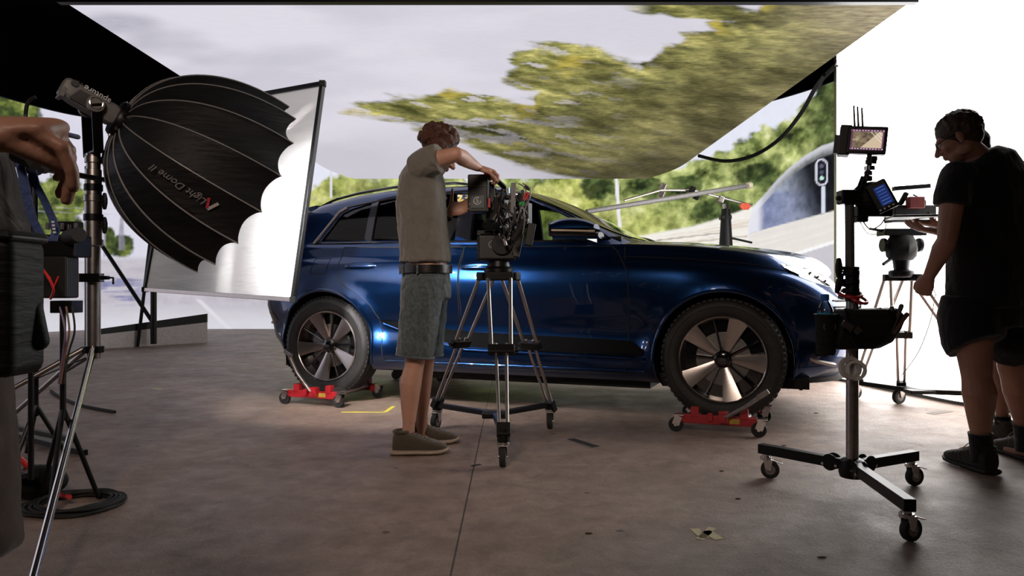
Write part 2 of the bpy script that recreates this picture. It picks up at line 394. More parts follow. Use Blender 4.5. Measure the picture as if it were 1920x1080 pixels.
# ---------------------------------------------------------------- side LED screen, blown out white
sp = [(3.05, 7.3), (3.13, 7.1), (3.22, 6.5), (3.37, 5.7), (3.56, 5.25), (3.75, 4.7), (3.95, 4.0), (4.1, 3.0), (4.2, 1.6)]
sx = thing('led_side_wall', 'tall glaring white screen wall standing beside the front of the car', 'screen', (3.5, 5, 0))
yy = np.linspace(7.15, 4.75, 60); xx = np.interp(-yy, [-p[1] for p in sp], [p[0] for p in sp]); zz = np.linspace(.03, 4.0, 60)
V = np.stack([np.broadcast_to(xx, (60, 60)), np.broadcast_to(yy, (60, 60)), np.broadcast_to(zz[:, None], (60, 60))], -1).copy()
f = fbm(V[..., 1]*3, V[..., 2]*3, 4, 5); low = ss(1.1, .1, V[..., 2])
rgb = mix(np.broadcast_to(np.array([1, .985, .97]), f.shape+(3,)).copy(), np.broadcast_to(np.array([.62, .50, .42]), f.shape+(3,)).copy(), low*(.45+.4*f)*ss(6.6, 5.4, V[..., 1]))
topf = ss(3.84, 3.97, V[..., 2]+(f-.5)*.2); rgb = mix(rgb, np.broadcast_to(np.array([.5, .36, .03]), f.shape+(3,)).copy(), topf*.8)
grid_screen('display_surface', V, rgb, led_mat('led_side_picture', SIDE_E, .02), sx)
m = MB()
m.loft([[(x+.02, y, .0), (x+.14, y+.02, .0), (x+.14, y+.02, 4.02), (x+.02, y, 4.02)] for x, y in zip(xx, yy)]); m.build('cabinet_back', M_blackp, sx)
m = MB(); e = P(1573, 200, 7.25)
m.beam((e.x-.02, 7.22, 0), (e.x-.02, 7.22, 3.9), .05, .06, (1, 0, 0)); m.build('edge_post', M_steel, sx)
m = MB(); m.tube([P(1566, 118, 7.1), P(1576, 122, 7.1), P(1590, 124, 7.1)], .03, 8); m.build('top_clamp', M_chrome, sx)
# ---------------------------------------------------------------- floor and dark studio shell
def floor_mat():
    m = bpy.data.materials.new('stained_concrete'); m.use_nodes = True; nt = m.node_tree; b = nt.nodes['Principled BSDF']; L = nt.links.new
    N = lambda t: nt.nodes.new(t)
    tc = N('ShaderNodeTexCoord')
    def noise(s, d=5, r=.6, sc=(1, 1, 1), w=0):
        mp = N('ShaderNodeMapping'); mp.inputs['Scale'].default_value = sc; L(tc.outputs['Object'], mp.inputs[0])
        n = N('ShaderNodeTexNoise'); n.inputs['Scale'].default_value = s; n.inputs['Detail'].default_value = d; n.inputs['Roughness'].default_value = r; n.inputs['Distortion'].default_value = w; L(mp.outputs[0], n.inputs[0]); return n
    def ramp(n, els):
        r = N('ShaderNodeValToRGB'); L(n, r.inputs[0]); e = r.color_ramp.elements
        e[0].position, e[0].color = els[0][0], (*els[0][1], 1); e[1].position, e[1].color = els[-1][0], (*els[-1][1], 1)
        for p, c in els[1:-1]: q = e.new(p); q.color = (*c, 1)
        return r
    n1 = noise(.9, 6, .62, w=.5); r1 = ramp(n1.outputs['Fac'], [(.3, (.25, .175, .14)), (.5, (.34, .245, .20)), (.72, (.42, .315, .26))])
    n2 = noise(7, 8, .7, w=.3); r2 = ramp(n2.outputs['Fac'], [(.3, (.62, .61, .60)), (.7, (1.2, 1.2, 1.2))])
    mu = N('ShaderNodeMix'); mu.data_type = 'RGBA'; mu.blend_type = 'MULTIPLY'; mu.inputs[0].default_value = 1; L(r1.outputs[0], mu.inputs[6]); L(r2.outputs[0], mu.inputs[7])
    # specks and scuffs
    vo = N('ShaderNodeTexVoronoi'); vo.inputs['Scale'].default_value = 3.4; vo.inputs['Randomness'].default_value = 1; L(tc.outputs['Object'], vo.inputs[0])
    nv = noise(40, 2); ad = N('ShaderNodeMath'); ad.operation = 'MULTIPLY_ADD'; L(nv.outputs['Fac'], ad.inputs[0]); ad.inputs[1].default_value = .03; L(vo.outputs['Distance'], ad.inputs[2])
    sp_ = ramp(ad.outputs[0], [(.055, (.30, .25, .23)), (.075, (1, 1, 1))])
    mu2 = N('ShaderNodeMix'); mu2.data_type = 'RGBA'; mu2.blend_type = 'MULTIPLY'; mu2.inputs[0].default_value = .85; L(mu.outputs[2], mu2.inputs[6]); L(sp_.outputs[0], mu2.inputs[7])
    ns = noise(2.6, 7, .75, (1, .8, 1), 2.0); rs = ramp(ns.outputs['Fac'], [(.56, (1, 1, 1)), (.62, (.74, .72, .7)), (.66, (1, 1, 1))])
    mu3 = N('ShaderNodeMix'); mu3.data_type = 'RGBA'; mu3.blend_type = 'MULTIPLY'; mu3.inputs[0].default_value = .6; L(mu2.outputs[2], mu3.inputs[6]); L(rs.outputs[0], mu3.inputs[7])
    n3 = noise(160, 3, .7); r3 = ramp(n3.outputs['Fac'], [(.3, (.72, .72, .72)), (.7, (1.2, 1.2, 1.2))])
    mu4 = N('ShaderNodeMix'); mu4.data_type = 'RGBA'; mu4.blend_type = 'MULTIPLY'; mu4.inputs[0].default_value = 1; L(mu3.outputs[2], mu4.inputs[6]); L(r3.outputs[0], mu4.inputs[7]); mu3 = mu4
    # expansion joints
    sep = N('ShaderNodeSeparateXYZ'); L(tc.outputs['Object'], sep.inputs[0])
    def joint(axis, pos, wd):
        a = N('ShaderNodeMath'); a.operation = 'SUBTRACT'; L(sep.outputs[axis], a.inputs[0]); a.inputs[1].default_value = pos
        c = N('ShaderNodeMath'); c.operation = 'ABSOLUTE'; L(a.outputs[0], c.inputs[0])
        d = N('ShaderNodeMath'); d.operation = 'LESS_THAN'; L(c.outputs[0], d.inputs[0]); d.inputs[1].default_value = wd; return d
    prev = mu3.outputs[2]
    for ax, po, wd, k in ((0, -.19, .0035, .85), (1, 5.75, .004, .4), (0, -4.2, .004, .5)):
        j = joint(ax, po, wd); f = N('ShaderNodeMath'); f.operation = 'MULTIPLY'; L(j.outputs[0], f.inputs[0]); f.inputs[1].default_value = k
        q = N('ShaderNodeMix'); q.data_type = 'RGBA'; L(f.outputs[0], q.inputs[0]); L(prev, q.inputs[6]); q.inputs[7].default_value = (.03, .02, .018, 1); prev = q.outputs[2]
    L(prev, b.inputs['Base Color'])
    nr = noise(3, 6, .7); mr = N('ShaderNodeMapRange'); L(nr.outputs['Fac'], mr.inputs[0]); mr.inputs[1].default_value = .3; mr.inputs[2].default_value = .7; mr.inputs[3].default_value = .38; mr.inputs[4].default_value = .62; L(mr.outputs[0], b.inputs['Roughness'])
    nb = noise(60, 8, .75); nb2 = noise(5, 5, .6, (1, 1, 1), .6); nb3 = noise(1.0, 5)
    s2 = N('ShaderNodeMath'); s2.operation = 'MULTIPLY_ADD'; L(nb2.outputs['Fac'], s2.inputs[0]); s2.inputs[1].default_value = 1.2; L(nb.outputs['Fac'], s2.inputs[2])
    bp = N('ShaderNodeBump'); bp.inputs['Strength'].default_value = .55; bp.inputs['Distance'].default_value = .012; L(s2.outputs[0], bp.inputs['Height']); L(bp.outputs[0], b.inputs['Normal'])
    return m
m = MB(); m.add([(-12, -6, 0), (9, -6, 0), (9, 19, 0), (-12, 19, 0)], [(0, 1, 2, 3)])
fl = m.build('floor', floor_mat(), smooth=0, origin=(0, 0, 0)); tag(fl, kind='structure')
M_shell = mat('dark_studio_paint', (.012, .012, .013), .9)
def wallbox(name, c, size):
    m = MB().box(c, size); o = m.build(name, M_shell, smooth=0); return tag(o, kind='structure')
wallbox('wall_left', (-12.1, 6.5, 3.5), (.2, 25, 7)); wallbox('wall_right', (9.1, 6.5, 3.5), (.2, 25, 7))
wallbox('wall_back', (-1.5, 19.1, 3.5), (21, .2, 7)); wallbox('wall_front', (-1.5, -6.1, 3.5), (21, .2, 7)); wallbox('ceiling', (-1.5, 6.5, 7.1), (21.4, 25.4, .2))
# ================================================================ the car (local: x forward, y left, z up; the camera sees its right side, y < 0)
CR = R(-21.8); CO = (.286, 6.118, 0)
car = thing('car', 'dark blue five-door electric SUV facing right, its near wheels standing on red wheel dollies', 'car', CO, CR)
def paint():
    m = bpy.data.materials.new('dark_blue_metallic_paint'); m.use_nodes = True; nt = m.node_tree; b = nt.nodes['Principled BSDF']
    n = nt.nodes.new('ShaderNodeTexNoise'); n.inputs['Scale'].default_value = 900; tc = nt.nodes.new('ShaderNodeTexCoord'); nt.links.new(tc.outputs['Object'], n.inputs[0])
    r = nt.nodes.new('ShaderNodeValToRGB'); r.color_ramp.elements[0].color = (.004, .023, .088, 1); r.color_ramp.elements[1].color = (.007, .039, .14, 1); r.color_ramp.elements[0].position = .35; r.color_ramp.elements[1].position = .65
    nt.links.new(n.outputs['Fac'], r.inputs[0]); nt.links.new(r.outputs[0], b.inputs['Base Color'])
    b.inputs['Metallic'].default_value = .93; b.inputs['Roughness'].default_value = .28; b.inputs['Coat Weight'].default_value = 1; b.inputs['Coat Roughness'].default_value = .02
    return m
M_paint = paint()
M_gloss = mat('gloss_black_trim', (.006, .006, .008), .12, 0, 1, var=.05)
M_matt = mat('matt_black_trim', (.006, .006, .007), .5, spec=.25)
M_gap = mat('panel_gap', (.002, .002, .003), .7)
def glass(name, col, trans, rough=.02):
    m = bpy.data.materials.new(name); m.use_nodes = True; nt = m.node_tree; nt.nodes.clear(); N = nt.nodes.new
    o = N('ShaderNodeOutputMaterial'); mx = N('ShaderNodeMixShader'); t = N('ShaderNodeBsdfTransparent'); g = N('ShaderNodeBsdfGlossy'); f = N('ShaderNodeFresnel')
    d = N('ShaderNodeTexNoise'); d.inputs['Scale'].default_value = 5; mr = N('ShaderNodeMapRange'); mr.inputs[3].default_value = rough; mr.inputs[4].default_value = rough+.02
    nt.links.new(d.outputs['Fac'], mr.inputs[0]); nt.links.new(mr.outputs[0], g.inputs['Roughness'])
    t.inputs[0].default_value = (*[c*trans for c in col], 1); f.inputs[0].default_value = 1.5; g.inputs[0].default_value = (1, 1, 1, 1)
    nt.links.new(f.outputs[0], mx.inputs[0]); nt.links.new(t.outputs[0], mx.inputs[1]); nt.links.new(g.outputs[0], mx.inputs[2]); nt.links.new(mx.outputs[0], o.inputs[0]); return m
M_tint = glass('privacy_glass', (.8, .85, 1), .10); M_clear = glass('clear_glass', (.9, 1, .93), .62)
M_screen_glass = glass('windscreen_glass', (.8, 1, .88), .25)
M_clad = mat('textured_black_cladding', (.003, .003, .0035), .75, spec=.08)
WZ = .44; WX = 1.49; ARCH = .43
def ip(x, pts): return float(np.interp(x, [p[0] for p in pts], [p[1] for p in pts]))
def smooth_ip(x, pts):
    # smoothed interpolation for curved outlines
    return sum(ip(x+d, pts)*k for d, k in ((-.08, .2), (-.04, .2), (0, .2), (.04, .2), (.08, .2)))
ZT = [(-2.6, 1.18), (-2.3, 1.215), (-2.0, 1.235), (-1.66, 1.235), (-1.1, 1.225), (-.35, 1.21), (.35, 1.19), (.9, 1.185), (1.25, 1.165), (1.6, 1.13), (1.85, 1.085), (2.0, 1.03), (2.15, .955), (2.25, .89), (2.4, .82)]
ZB = [(-2.6, .42), (-2.3, .36), (-2.05, .29), (-1.9, .27), (1.9, .27), (2.1, .29), (2.4, .33)]
INS = [(0, .11), (.05, .05), (.12, .025), (.2, .025), (.25, .035), (.31, .05), (.38, .045), (.46, .018), (.6, .0), (.72, .0), (.80, .012), (.85, .03), (.885, .058), (.93, .078), (.97, .092), (1, .115)]
XF = [(0, 2.18), (.12, 2.28), (.3, 2.32), (.55, 2.335), (.7, 2.32), (.82, 2.28), (.92, 2.22), (1, 2.12)]
XR = [(0, -2.02), (.08, -2.2), (.2, -2.32), (.4, -2.40), (.6, -2.41), (.75, -2.37), (.9, -2.34), (1, -2.31)]
HW = .955
def flare(x, z):
    s = 0
    for wx in (-WX, WX):
        r = math.hypot(x-wx, (z-WZ)*1.02); s += .042*math.exp(-((r-.43)/.085)**2)*(1 if z > .25 else 0)
    # shoulder muscles over the wheels
    s += .02*math.exp(-((x+1.45)/.5)**2-((z-1.0)/.09)**2)+.012*math.exp(-((x-1.45)/.55)**2-((z-1.0)/.1)**2)
    # tuck in the doors
    s -= .02*math.exp(-((x+.1)/.75)**2-((z-.72)/.14)**2)
    return s
def body_pt(x, f, off=0):
    """point on right side (y<0) of the body shell"""
    W = HW-ip(f, INS); a = ip(f, XF) if x > 0 else -ip(f, XR); n = 6 if x > 0 else 10; mm = 2.5
    u = min(abs(x)/a, 1); y = W*(1-u**n)**(1/mm)
    z = ip(x, ZB)+(smooth_ip(x, ZT)-ip(x, ZB))*f
    y += flare(x, z)*max(0, 1-u**14)
    return Vector((x, -(y+off), z))
def body_f(x, z): return (z-ip(x, ZB))/(smooth_ip(x, ZT)-ip(x, ZB))
def body_yz(x, z, off=0):
    return body_pt(x, min(1, max(0, body_f(x, z))), off)
FL = sorted(set([p[0] for p in INS]+[.015, .16, .28, .35, .42, .53, .66, .76, .825, .868, .9, .95, .985]))
us = list(np.linspace(0, .93, 64))
def ring(f):
    W = HW-ip(f, INS); mm = 2.5; half = []
    for sgn in (1, -1):
        a = ip(f, XF) if sgn > 0 else -ip(f, XR); n = 6 if sgn > 0 else 10
        xs = [u*a for u in us]; y93 = (1-.93**n)**(1/mm)
        for v in np.linspace(y93, 0, 20)[1:]: xs.append(a*(1-v**mm)**(1/n))
        seg = []
        for x in xs:
            p = body_pt(x*sgn, f); seg.append(p)
        half.append(seg)
    # right side from tail to nose, then left side back
    right = half[1][::-1]+half[0][1:]
    left = [Vector((p.x, -p.y, p.z)) for p in right[1:-1]][::-1]
    return right+left, len(right)
m = MB(); rings = []
for f in FL: r_, nr = ring(f); rings.append(r_)
m.loft(rings, False)
n = len(rings[0]); base = len(m.v)-n
# top deck (bonnet): rows across between right ring point i and its mirror
NA = 14; top = rings[-1]; rows = []
for i in range(nr):
    a = top[i]; b = top[(n-i) % n] if i not in (0, nr-1) else top[i]
    row = []
    for j in range(NA+1):
        t = j/NA; p = a.lerp(b, t); s = math.sin(PI*t); x = a.x
        wd = (b-a).length
        cr = (.055*s**.6 if x > .8 else .03*s**.6)*min(1, wd/1.2)
        if x > .9: cr -= .012*math.exp(-((abs(2*t-1)-.62)/.12)**2)*min(1, wd/1.2)
        p.z += cr; p.x += (.09*s if x > 1.4 else (-.04*s if x < -1.9 else 0))*min(1, wd/1.2)*ss(0, 1, np.float64((abs(x)-1.4)/.6)) if abs(x) > 1.4 else 0
        row.append(p)
    rows.append(row)
o = len(m.v); m.v += [p for r_ in rows for p in r_]
for i in range(nr-1):
    for j in range(NA): m.f.append([o+i*(NA+1)+j, o+(i+1)*(NA+1)+j, o+(i+1)*(NA+1)+j+1, o+i*(NA+1)+j+1])
m.f.append(list(range(n))[::-1])
me_body = m
def bool_bake(ob, cutters, op='DIFFERENCE'):
    for c in cutters:
        md = ob.modifiers.new('b', 'BOOLEAN'); md.object = c; md.operation = op; md.solver = 'EXACT'
    bpy.context.view_layer.update()
    me = bpy.data.meshes.new_from_object(ob.evaluated_get(bpy.context.evaluated_depsgraph_get()))
    ob.modifiers.clear(); old = ob.data; ob.data = me; me.name = old.name; bpy.data.meshes.remove(old)
    for c in cutters: bpy.data.objects.remove(c)
    me.polygons.foreach_set('use_smooth', [True]*len(me.polygons)); me.set_sharp_from_angle(angle=R(32))
def weld(ob, d=.0008):
    bm = bmesh.new(); bm.from_mesh(ob.data); bmesh.ops.remove_doubles(bm, verts=bm.verts, dist=d); bmesh.ops.dissolve_degenerate(bm, edges=bm.edges, dist=1e-5)
    bmesh.ops.recalc_face_normals(bm, faces=bm.faces); bm.to_mesh(ob.data); bm.free()
body = m.build('body', [M_paint, M_matt], car, local=True); weld(body)
cut = []
for wx in (-WX, WX):
    c = MB(); pr = [(ARCH, -1.3), (ARCH, -.55)]
    for s in (-1, 1):
        q = MB(); q.lathe([(ARCH-.0, .50), (ARCH, 1.3)], (wx, 0, WZ), (0, s, 0), 72)
        # open the arch downwards
        q.box((wx, s*.9, WZ-.35), (.9*ARCH*2*.98, .8, .7)) if False else None
        cut.append(q.build('cutter', M_matt, car, local=True))
bool_bake(body, cut)
# ---- wheel housings
for wx in (-WX, WX):
    for s in (-1, 1):
        q = MB(); rg = []
        for a in np.linspace(-25, 205, 34):
            c_, s_ = math.cos(R(a)), math.sin(R(a))
            rg.append([Vector((wx+(ARCH-.006)*c_, s*y, WZ+(ARCH-.006)*s_)) for y in (.50, .60, .75, .90)])
        q.loft(rg, False, False); q.add([r_[0] for r_ in rg], [tuple(range(len(rg)))])
        q.build('wheel_housing', M_matt, car, local=True)
def mirror_y(mb, s):
    if s < 0: return mb
    q = MB(); q.v = [Vector((v.x, -v.y, v.z)) for v in mb.v]; q.f = [f[::-1] for f in mb.f]; return q
# arch lips following the flared edge
for s in (-1, 1):
    for wx in (-WX, WX):
        q = MB(); pts = []
        for a in np.linspace(-16, 196, 50):
            x = wx+(ARCH+.004)*math.cos(R(a)); z = WZ+(ARCH+.004)*math.sin(R(a))
            p = body_yz(x, z, -.006); pts.append(p)
        q.tube(pts, .013, 8); mirror_y(q, s).build('arch_lip', M_paint, car, local=True)
# ---- patches
def patch(poly, fn, nz=14, nx=22, thick=0, closed_back=True):
    """row-scan patch over a z-monotone polygon [(x,z)], fn(x,z)->outer point, fn gives surface"""
    zs_ = [p[1] for p in poly]; z0, z1 = min(zs_), max(zs_); rows = []
    allz = sorted(set(list(np.linspace(z0, z1, nz))+zs_))
    for z in allz:
        zz = min(max(z, z0+1e-5), z1-1e-5); xs = []
        for i in range(len(poly)):
            (xa, za), (xb, zb) = poly[i], poly[(i+1) % len(poly)]
            if (za-zz)*(zb-zz) < 0: xs.append(xa+(xb-xa)*(zz-za)/(zb-za))
        if len(xs) < 2: continue
        xl, xr = min(xs), max(xs); rows.append([(xl+(xr-xl)*j/nx, zz) for j in range(nx+1)])
    q = MB(); front = [[fn(x, z) for x, z in r_] for r_ in rows]; q.loft(front, False, False)
    if thick:
        back = [[p+Vector((0, thick, 0)) for p in r_] for r_ in front]; q.loft(back, False, False)
        nR = len(front); o = (nR)*(nx+1)
        for i in range(nR-1):
            q.f.append([i*(nx+1), (i+1)*(nx+1), o+(i+1)*(nx+1), o+i*(nx+1)]); q.f.append([i*(nx+1)+nx, (i+1)*(nx+1)+nx, o+(i+1)*(nx+1)+nx, o+i*(nx+1)+nx])
        for j in range(nx):
            q.f.append([j, j+1, o+j+1, o+j]); a = (nR-1)*(nx+1); q.f.append([a+j, a+j+1, o+a+j+1, o+a+j])
    return q
def outline(poly, fn, r, step=.04):
    pts = []
    for i in range(len(poly)):
        a, b = poly[i], poly[(i+1) % len(poly)]; k = max(1, int(math.dist(a, b)/step))
        for j in range(k): pts.append(fn(a[0]+(b[0]-a[0])*j/k, a[1]+(b[1]-a[1])*j/k))
    q = MB(); q.tube(pts+[pts[0]], r, 6, False); return q
rear_door = [(-1.372, 1.205), (-1.372, 1.08), (-1.345, .965), (-1.285, .90), (-1.18, .845), (-1.08, .76), (-1.015, .66), (-.985, .54), (-.975, .34), (-.352, .315), (-.346, 1.19)]
front_door = [(-.336, 1.19), (-.336, .315), (.86, .32), (.885, .5), (.90, .8), (.885, 1.0), (.80, 1.14), (.76, 1.17)]
def pdoor(off): return lambda x, z: body_yz(x, z, off)
for s in (-1, 1):
    for nm, poly, hx in (('rear_door', rear_door, -1.17), ('front_door', front_door, -.19)):
        q = patch(poly, pdoor(.004), 40, 46, .006); d = mirror_y(q, s).build('door', M_paint, car, local=True)
        d['label'] = nm.replace('_', ' ')
        g = outline(poly, pdoor(.001), .0045); mirror_y(g, s).build('seal', M_gap, d, local=True)
        # handle with its recess
        zc = 1.055 if hx < -1 else 1.035
        cup = MB(); c0 = body_yz(hx, zc, .003)
        cup.ell(c0+Vector((0, .004, 0)), (.135, .006, .034), None, 28, 10); mirror_y(cup, s).build('handle_recess', M_paint, d, local=True)
        h = MB(); pts = []
        for t in np.linspace(-1, 1, 12):
            p = body_yz(hx+.125*t, zc, .03-.022*t**4); pts.append(p)
        h.tube(pts, [(.014, .007)]*12, 12, up=(0, 0, 1), round_=False); mirror_y(h, s).build('handle', M_paint, d, local=True)
    # dark lower cladding along the sill with a body-colour blade below it
    clad = [(-1.03, .66), (-.95, .615), (-.30, .56), (.9, .545), (.95, .50), (.95, .435), (-.3, .455), (-.62, .50), (-.98, .635)]
    q = patch([(-1.03, .655), (-.30, .575), (.90, .545), (1.0, .48), (.98, .445), (-.3, .465), (-.75, .555)], pdoor(.010), 14, 60, .01); mirror_y(q, s).build('sill_cladding', M_clad, car, local=True)
    q = MB(); q.tube([body_yz(x, ip(x, [(-1.0, .63), (-.72, .535), (-.3, .448), (1.0, .425)]), .016) for x in np.linspace(-.98, 1.0, 50)], (.008), 8); mirror_y(q, s).build('sill_blade', M_paint, car, local=True)
    q = MB(); q.tube([body_yz(x, .345, .008) for x in np.linspace(-.95, 1.0, 50)], .006, 8); mirror_y(q, s).build('sill_crease', M_paint, car, local=True)
    # wing / bonnet shut line, fuel flap, tailgate line
    q = MB(); q.tube([body_pt(x, .905 if x < 1.7 else .905-.03*(x-1.7), -.0015) for x in np.linspace(.84, 2.05, 50)], .0035, 6); mirror_y(q, s).build('bonnet_gap', M_gap, car, local=True)
    q = MB(); q.tube([body_yz(x, z, -.001) for x, z in ((.90, .98), (.86, 1.08), (.85, 1.16))], .0035, 6); mirror_y(q, s).build('wing_gap', M_gap, car, local=True)
    q = outline([(-1.62, 1.12), (-1.62, 1.0), (-1.47, 1.0), (-1.47, 1.12)], pdoor(.0), .003); mirror_y(q, s).build('charge_flap_gap', M_gap, car, local=True)
    # character creases
    # headlight
    hl = [(1.83, 1.045), (1.95, 1.03), (2.08, .985), (2.165, .925), (2.18, .885), (2.10, .90), (1.98, .945), (1.88, .99)]
    q = patch(hl, lambda x, z: body_yz(x, z, .006), 10, 24, .02); mirror_y(q, s).build('headlight', M_screen_glass, car, local=True)
    q = patch(hl, lambda x, z: body_yz(x, z, -.001), 10, 20, .02); mirror_y(q, s).build('headlight_housing', M_gloss, car, local=True)
    for k in range(3):
        q = MB(); c0 = body_yz(2.00+.045*k, .985-.026*k, .003); q.box(c0, (.026, .012, .014), Matrix.Rotation(-.5, 3, 'Y')); mirror_y(q, s).build('headlight_lens', M_chrome, car, local=True)
    q = MB(); q.tube([body_yz(x, z, .004) for x, z in ((1.86, 1.035), (1.97, 1.018), (2.07, .975), (2.15, .925))], .006, 6); mirror_y(q, s).build('daytime_light', mat('light_guide', (.8, .8, .82), .2), car, local=True)
    # tail light
    tl = [(-2.10, 1.06), (-2.34, 1.075), (-2.36, .98), (-2.2, .985)]
    q = patch(tl, lambda x, z: body_yz(max(x, -2.36), z, .006), 6, 16, .01); mirror_y(q, s).build('tail_light', mat('red_lens', (.25, .01, .01), .1, 0, 1), car, local=True)
    q = MB(); q.tube([body_yz(x, z, .006) for x, z in ((-2.20, .60), (-2.30, .64), (-2.37, .70))], .012, 8); q.tube([body_yz(x, z, .006) for x, z in ((-2.24, .55), (-2.33, .60), (-2.37, .63))], .006, 8); mirror_y(q, s).build('rear_reflector', M_alu, car, local=True)
    q = patch([(-2.36, .72), (-2.10, .70), (-2.02, .62), (-2.10, .60), (-2.36, .60)], lambda x, z: body_yz(max(x, -2.375), z, .003), 6, 16, .01); mirror_y(q, s).build('rear_vent', M_gloss, car, local=True)
# nose: grille, intakes, splitter
def nose_pt(y, z, off=0):
    x = 1.9
    f = min(.999, max(0, (z-.31)/(.93-.31))); W = HW-ip(f, INS); a = ip(f, XF)
    return Vector((a*(1-min(.999, abs(y)/W)**2.5)**(1/6)+off, y, z))
def nose_patch(poly, off, thick=.02, nx=30, nz=14):
    q = patch(poly, lambda y, z: nose_pt(y, z, off), nz, nx)
    return q
q = nose_patch([(-.62, .86), (-.68, .72), (-.5, .50), (.5, .50), (.68, .72), (.62, .86)], .008); q.build('grille', M_gloss, car, local=True)
q = MB()
for k in range(8):
    z = .53+.04*k; h = ip(z, [(.5, .5), (.72, .66), (.86, .6)]); q.tube([nose_pt(y, z, .014) for y in np.linspace(-h, h, 30)], .005, 5)
q.build('grille_bars', M_dgrey, car, local=True)
for s in (-1, 1):
    q = MB(); q.box(nose_pt(s*.66, .52, -.012), (.03, .12, .12)); q.build('air_intake', M_matt, car, local=True)
    q = MB(); q.tube([nose_pt(s*y, z, .012) for y, z in ((.60, .40), (.72, .43), (.80, .50))], .014, 8); q.build('bumper_blade', M_alu, car, local=True)
q = MB()
for k in range(4): q.torus(nose_pt(0, .77, .02)+Vector((0, (k-1.5)*.062, 0)), (1, 0, 0), .04, .006)
q.build('badge', M_chrome, car, local=True)
q = MB(); rg = []
for y in np.linspace(-.86, .86, 31):
    p = nose_pt(y, .33, 0); x = p.x
    rg.append([Vector((x-.35, y, .33)), Vector((x-.02, y, .34)), Vector((x+.035, y, .315)), Vector((x+.03, y, .285)), Vector((x-.3, y, .245))])
q.loft(rg); q.build('front_splitter', M_matt, car, local=True)
q = MB(); q.box((0, 0, .29), (4.0, 1.55, .07)); q.box((0, 0, .24), (2.0, 1.5, .06)); q.build('underbody', M_matt, car, local=True)
q = MB()
for x in (-WX, WX): q.cyl((x, -.62, .42), (x, .62, .42), .045); q.box((x, 0, .36), (.3, .9, .12))
q.build('axle', M_dgrey, car, local=True)
for s in (-1, 1):   # mud flap / air deflector ahead of the front wheels
    q = MB(); q.box((1.95, s*.66, .275), (.02, .24, .05)); q.build('air_deflector', M_matt, car, local=True)
# ---- cabin
ZR = [(-2.25, 1.24), (-2.12, 1.36), (-2.0, 1.48), (-1.965, 1.525), (-1.775, 1.60), (-1.41, 1.662), (-1.1, 1.69), (-.58, 1.695), (-.35, 1.69), (-.09, 1.655), (.126, 1.59), (.334, 1.492), (.536, 1.385), (.733, 1.287), (.886, 1.228), (1.05, 1.19)]
SEC = [(1, 0), (.985, .1), (.955, .28), (.915, .5), (.87, .7), (.835, .82), (.79, .905), (.72, .955), (.6, .982), (.4, 1.0), (.2, 1.012), (0, 1.018)]
def zroof(x): return sum(ip(x+d, ZR) for d in (-.05, -.025, 0, .025, .05))/5
def ybelt(x): return ip(x, [(-2.3, .66), (-2.1, .74), (-1.9, .785), (-1.6, .815), (-1.1, .842), (.0, .845), (.5, .84), (.9, .82), (1.1, .74)])
def zbelt(x): return smooth_ip(x, ZT)-.015
def cab_sec(x, k, sc=1, dz=0):
    h = max(.012, zroof(x)-zbelt(x)); a, b = SEC[k]; return Vector((x, -ybelt(x)*a*sc, zbelt(x)+h*b-dz))
def cab(sc, dz, x0, x1, nx, name):
    q = MB(); rg = []
    for x in np.linspace(x0, x1, nx):
        half = [cab_sec(x, k, sc, dz*ss(0, 1, np.float64(SEC[k][1]*1.2))) for k in range(len(SEC))]
        full = half+[Vector((p.x, -p.y, p.z)) for p in half[:-1]][::-1]
        full += [Vector((x, full[-1].y, zbelt(x)-.06)), Vector((x, full[0].y, zbelt(x)-.06))]; rg.append(full)
    q.loft(rg); return q.build(name, [M_paint, M_matt], car, local=True)
def cab_y(x, z, off=0):
    h = max(.012, zroof(x)-zbelt(x)); f = min(.95, max(0, (z-zbelt(x))/h))
    a = float(np.interp(f, [p[1] for p in SEC], [p[0] for p in SEC])); return Vector((x, -(ybelt(x)*a+off), z))
shell = cab(1, 0, -2.2, 1.03, 130, 'cabin_shell')
inner = cab(.955, .035, -2.0, .72, 60, 'cutter')
q1 = [(-1.635, 1.262), (-1.48, 1.485), (-1.40, 1.52), (-1.215, 1.565), (-1.215, 1.256)]
q2 = [(-1.15, 1.254), (-1.15, 1.574), (-1.0, 1.588), (-.43, 1.607), (-.43, 1.240)]
q3 = [(-.31, 1.237), (-.31, 1.607), (-.1, 1.592), (.10, 1.535), (.34, 1.425), (.58, 1.298), (.66, 1.245), (.60, 1.222)]
cuts = [inner]
for poly in (q1, q2, q3):
    c = MB(); c.prism(poly, lambda u, v, w_: (u, w_, v), -1.1, 1.1); cuts.append(c.build('cutter', M_matt, car, local=True))
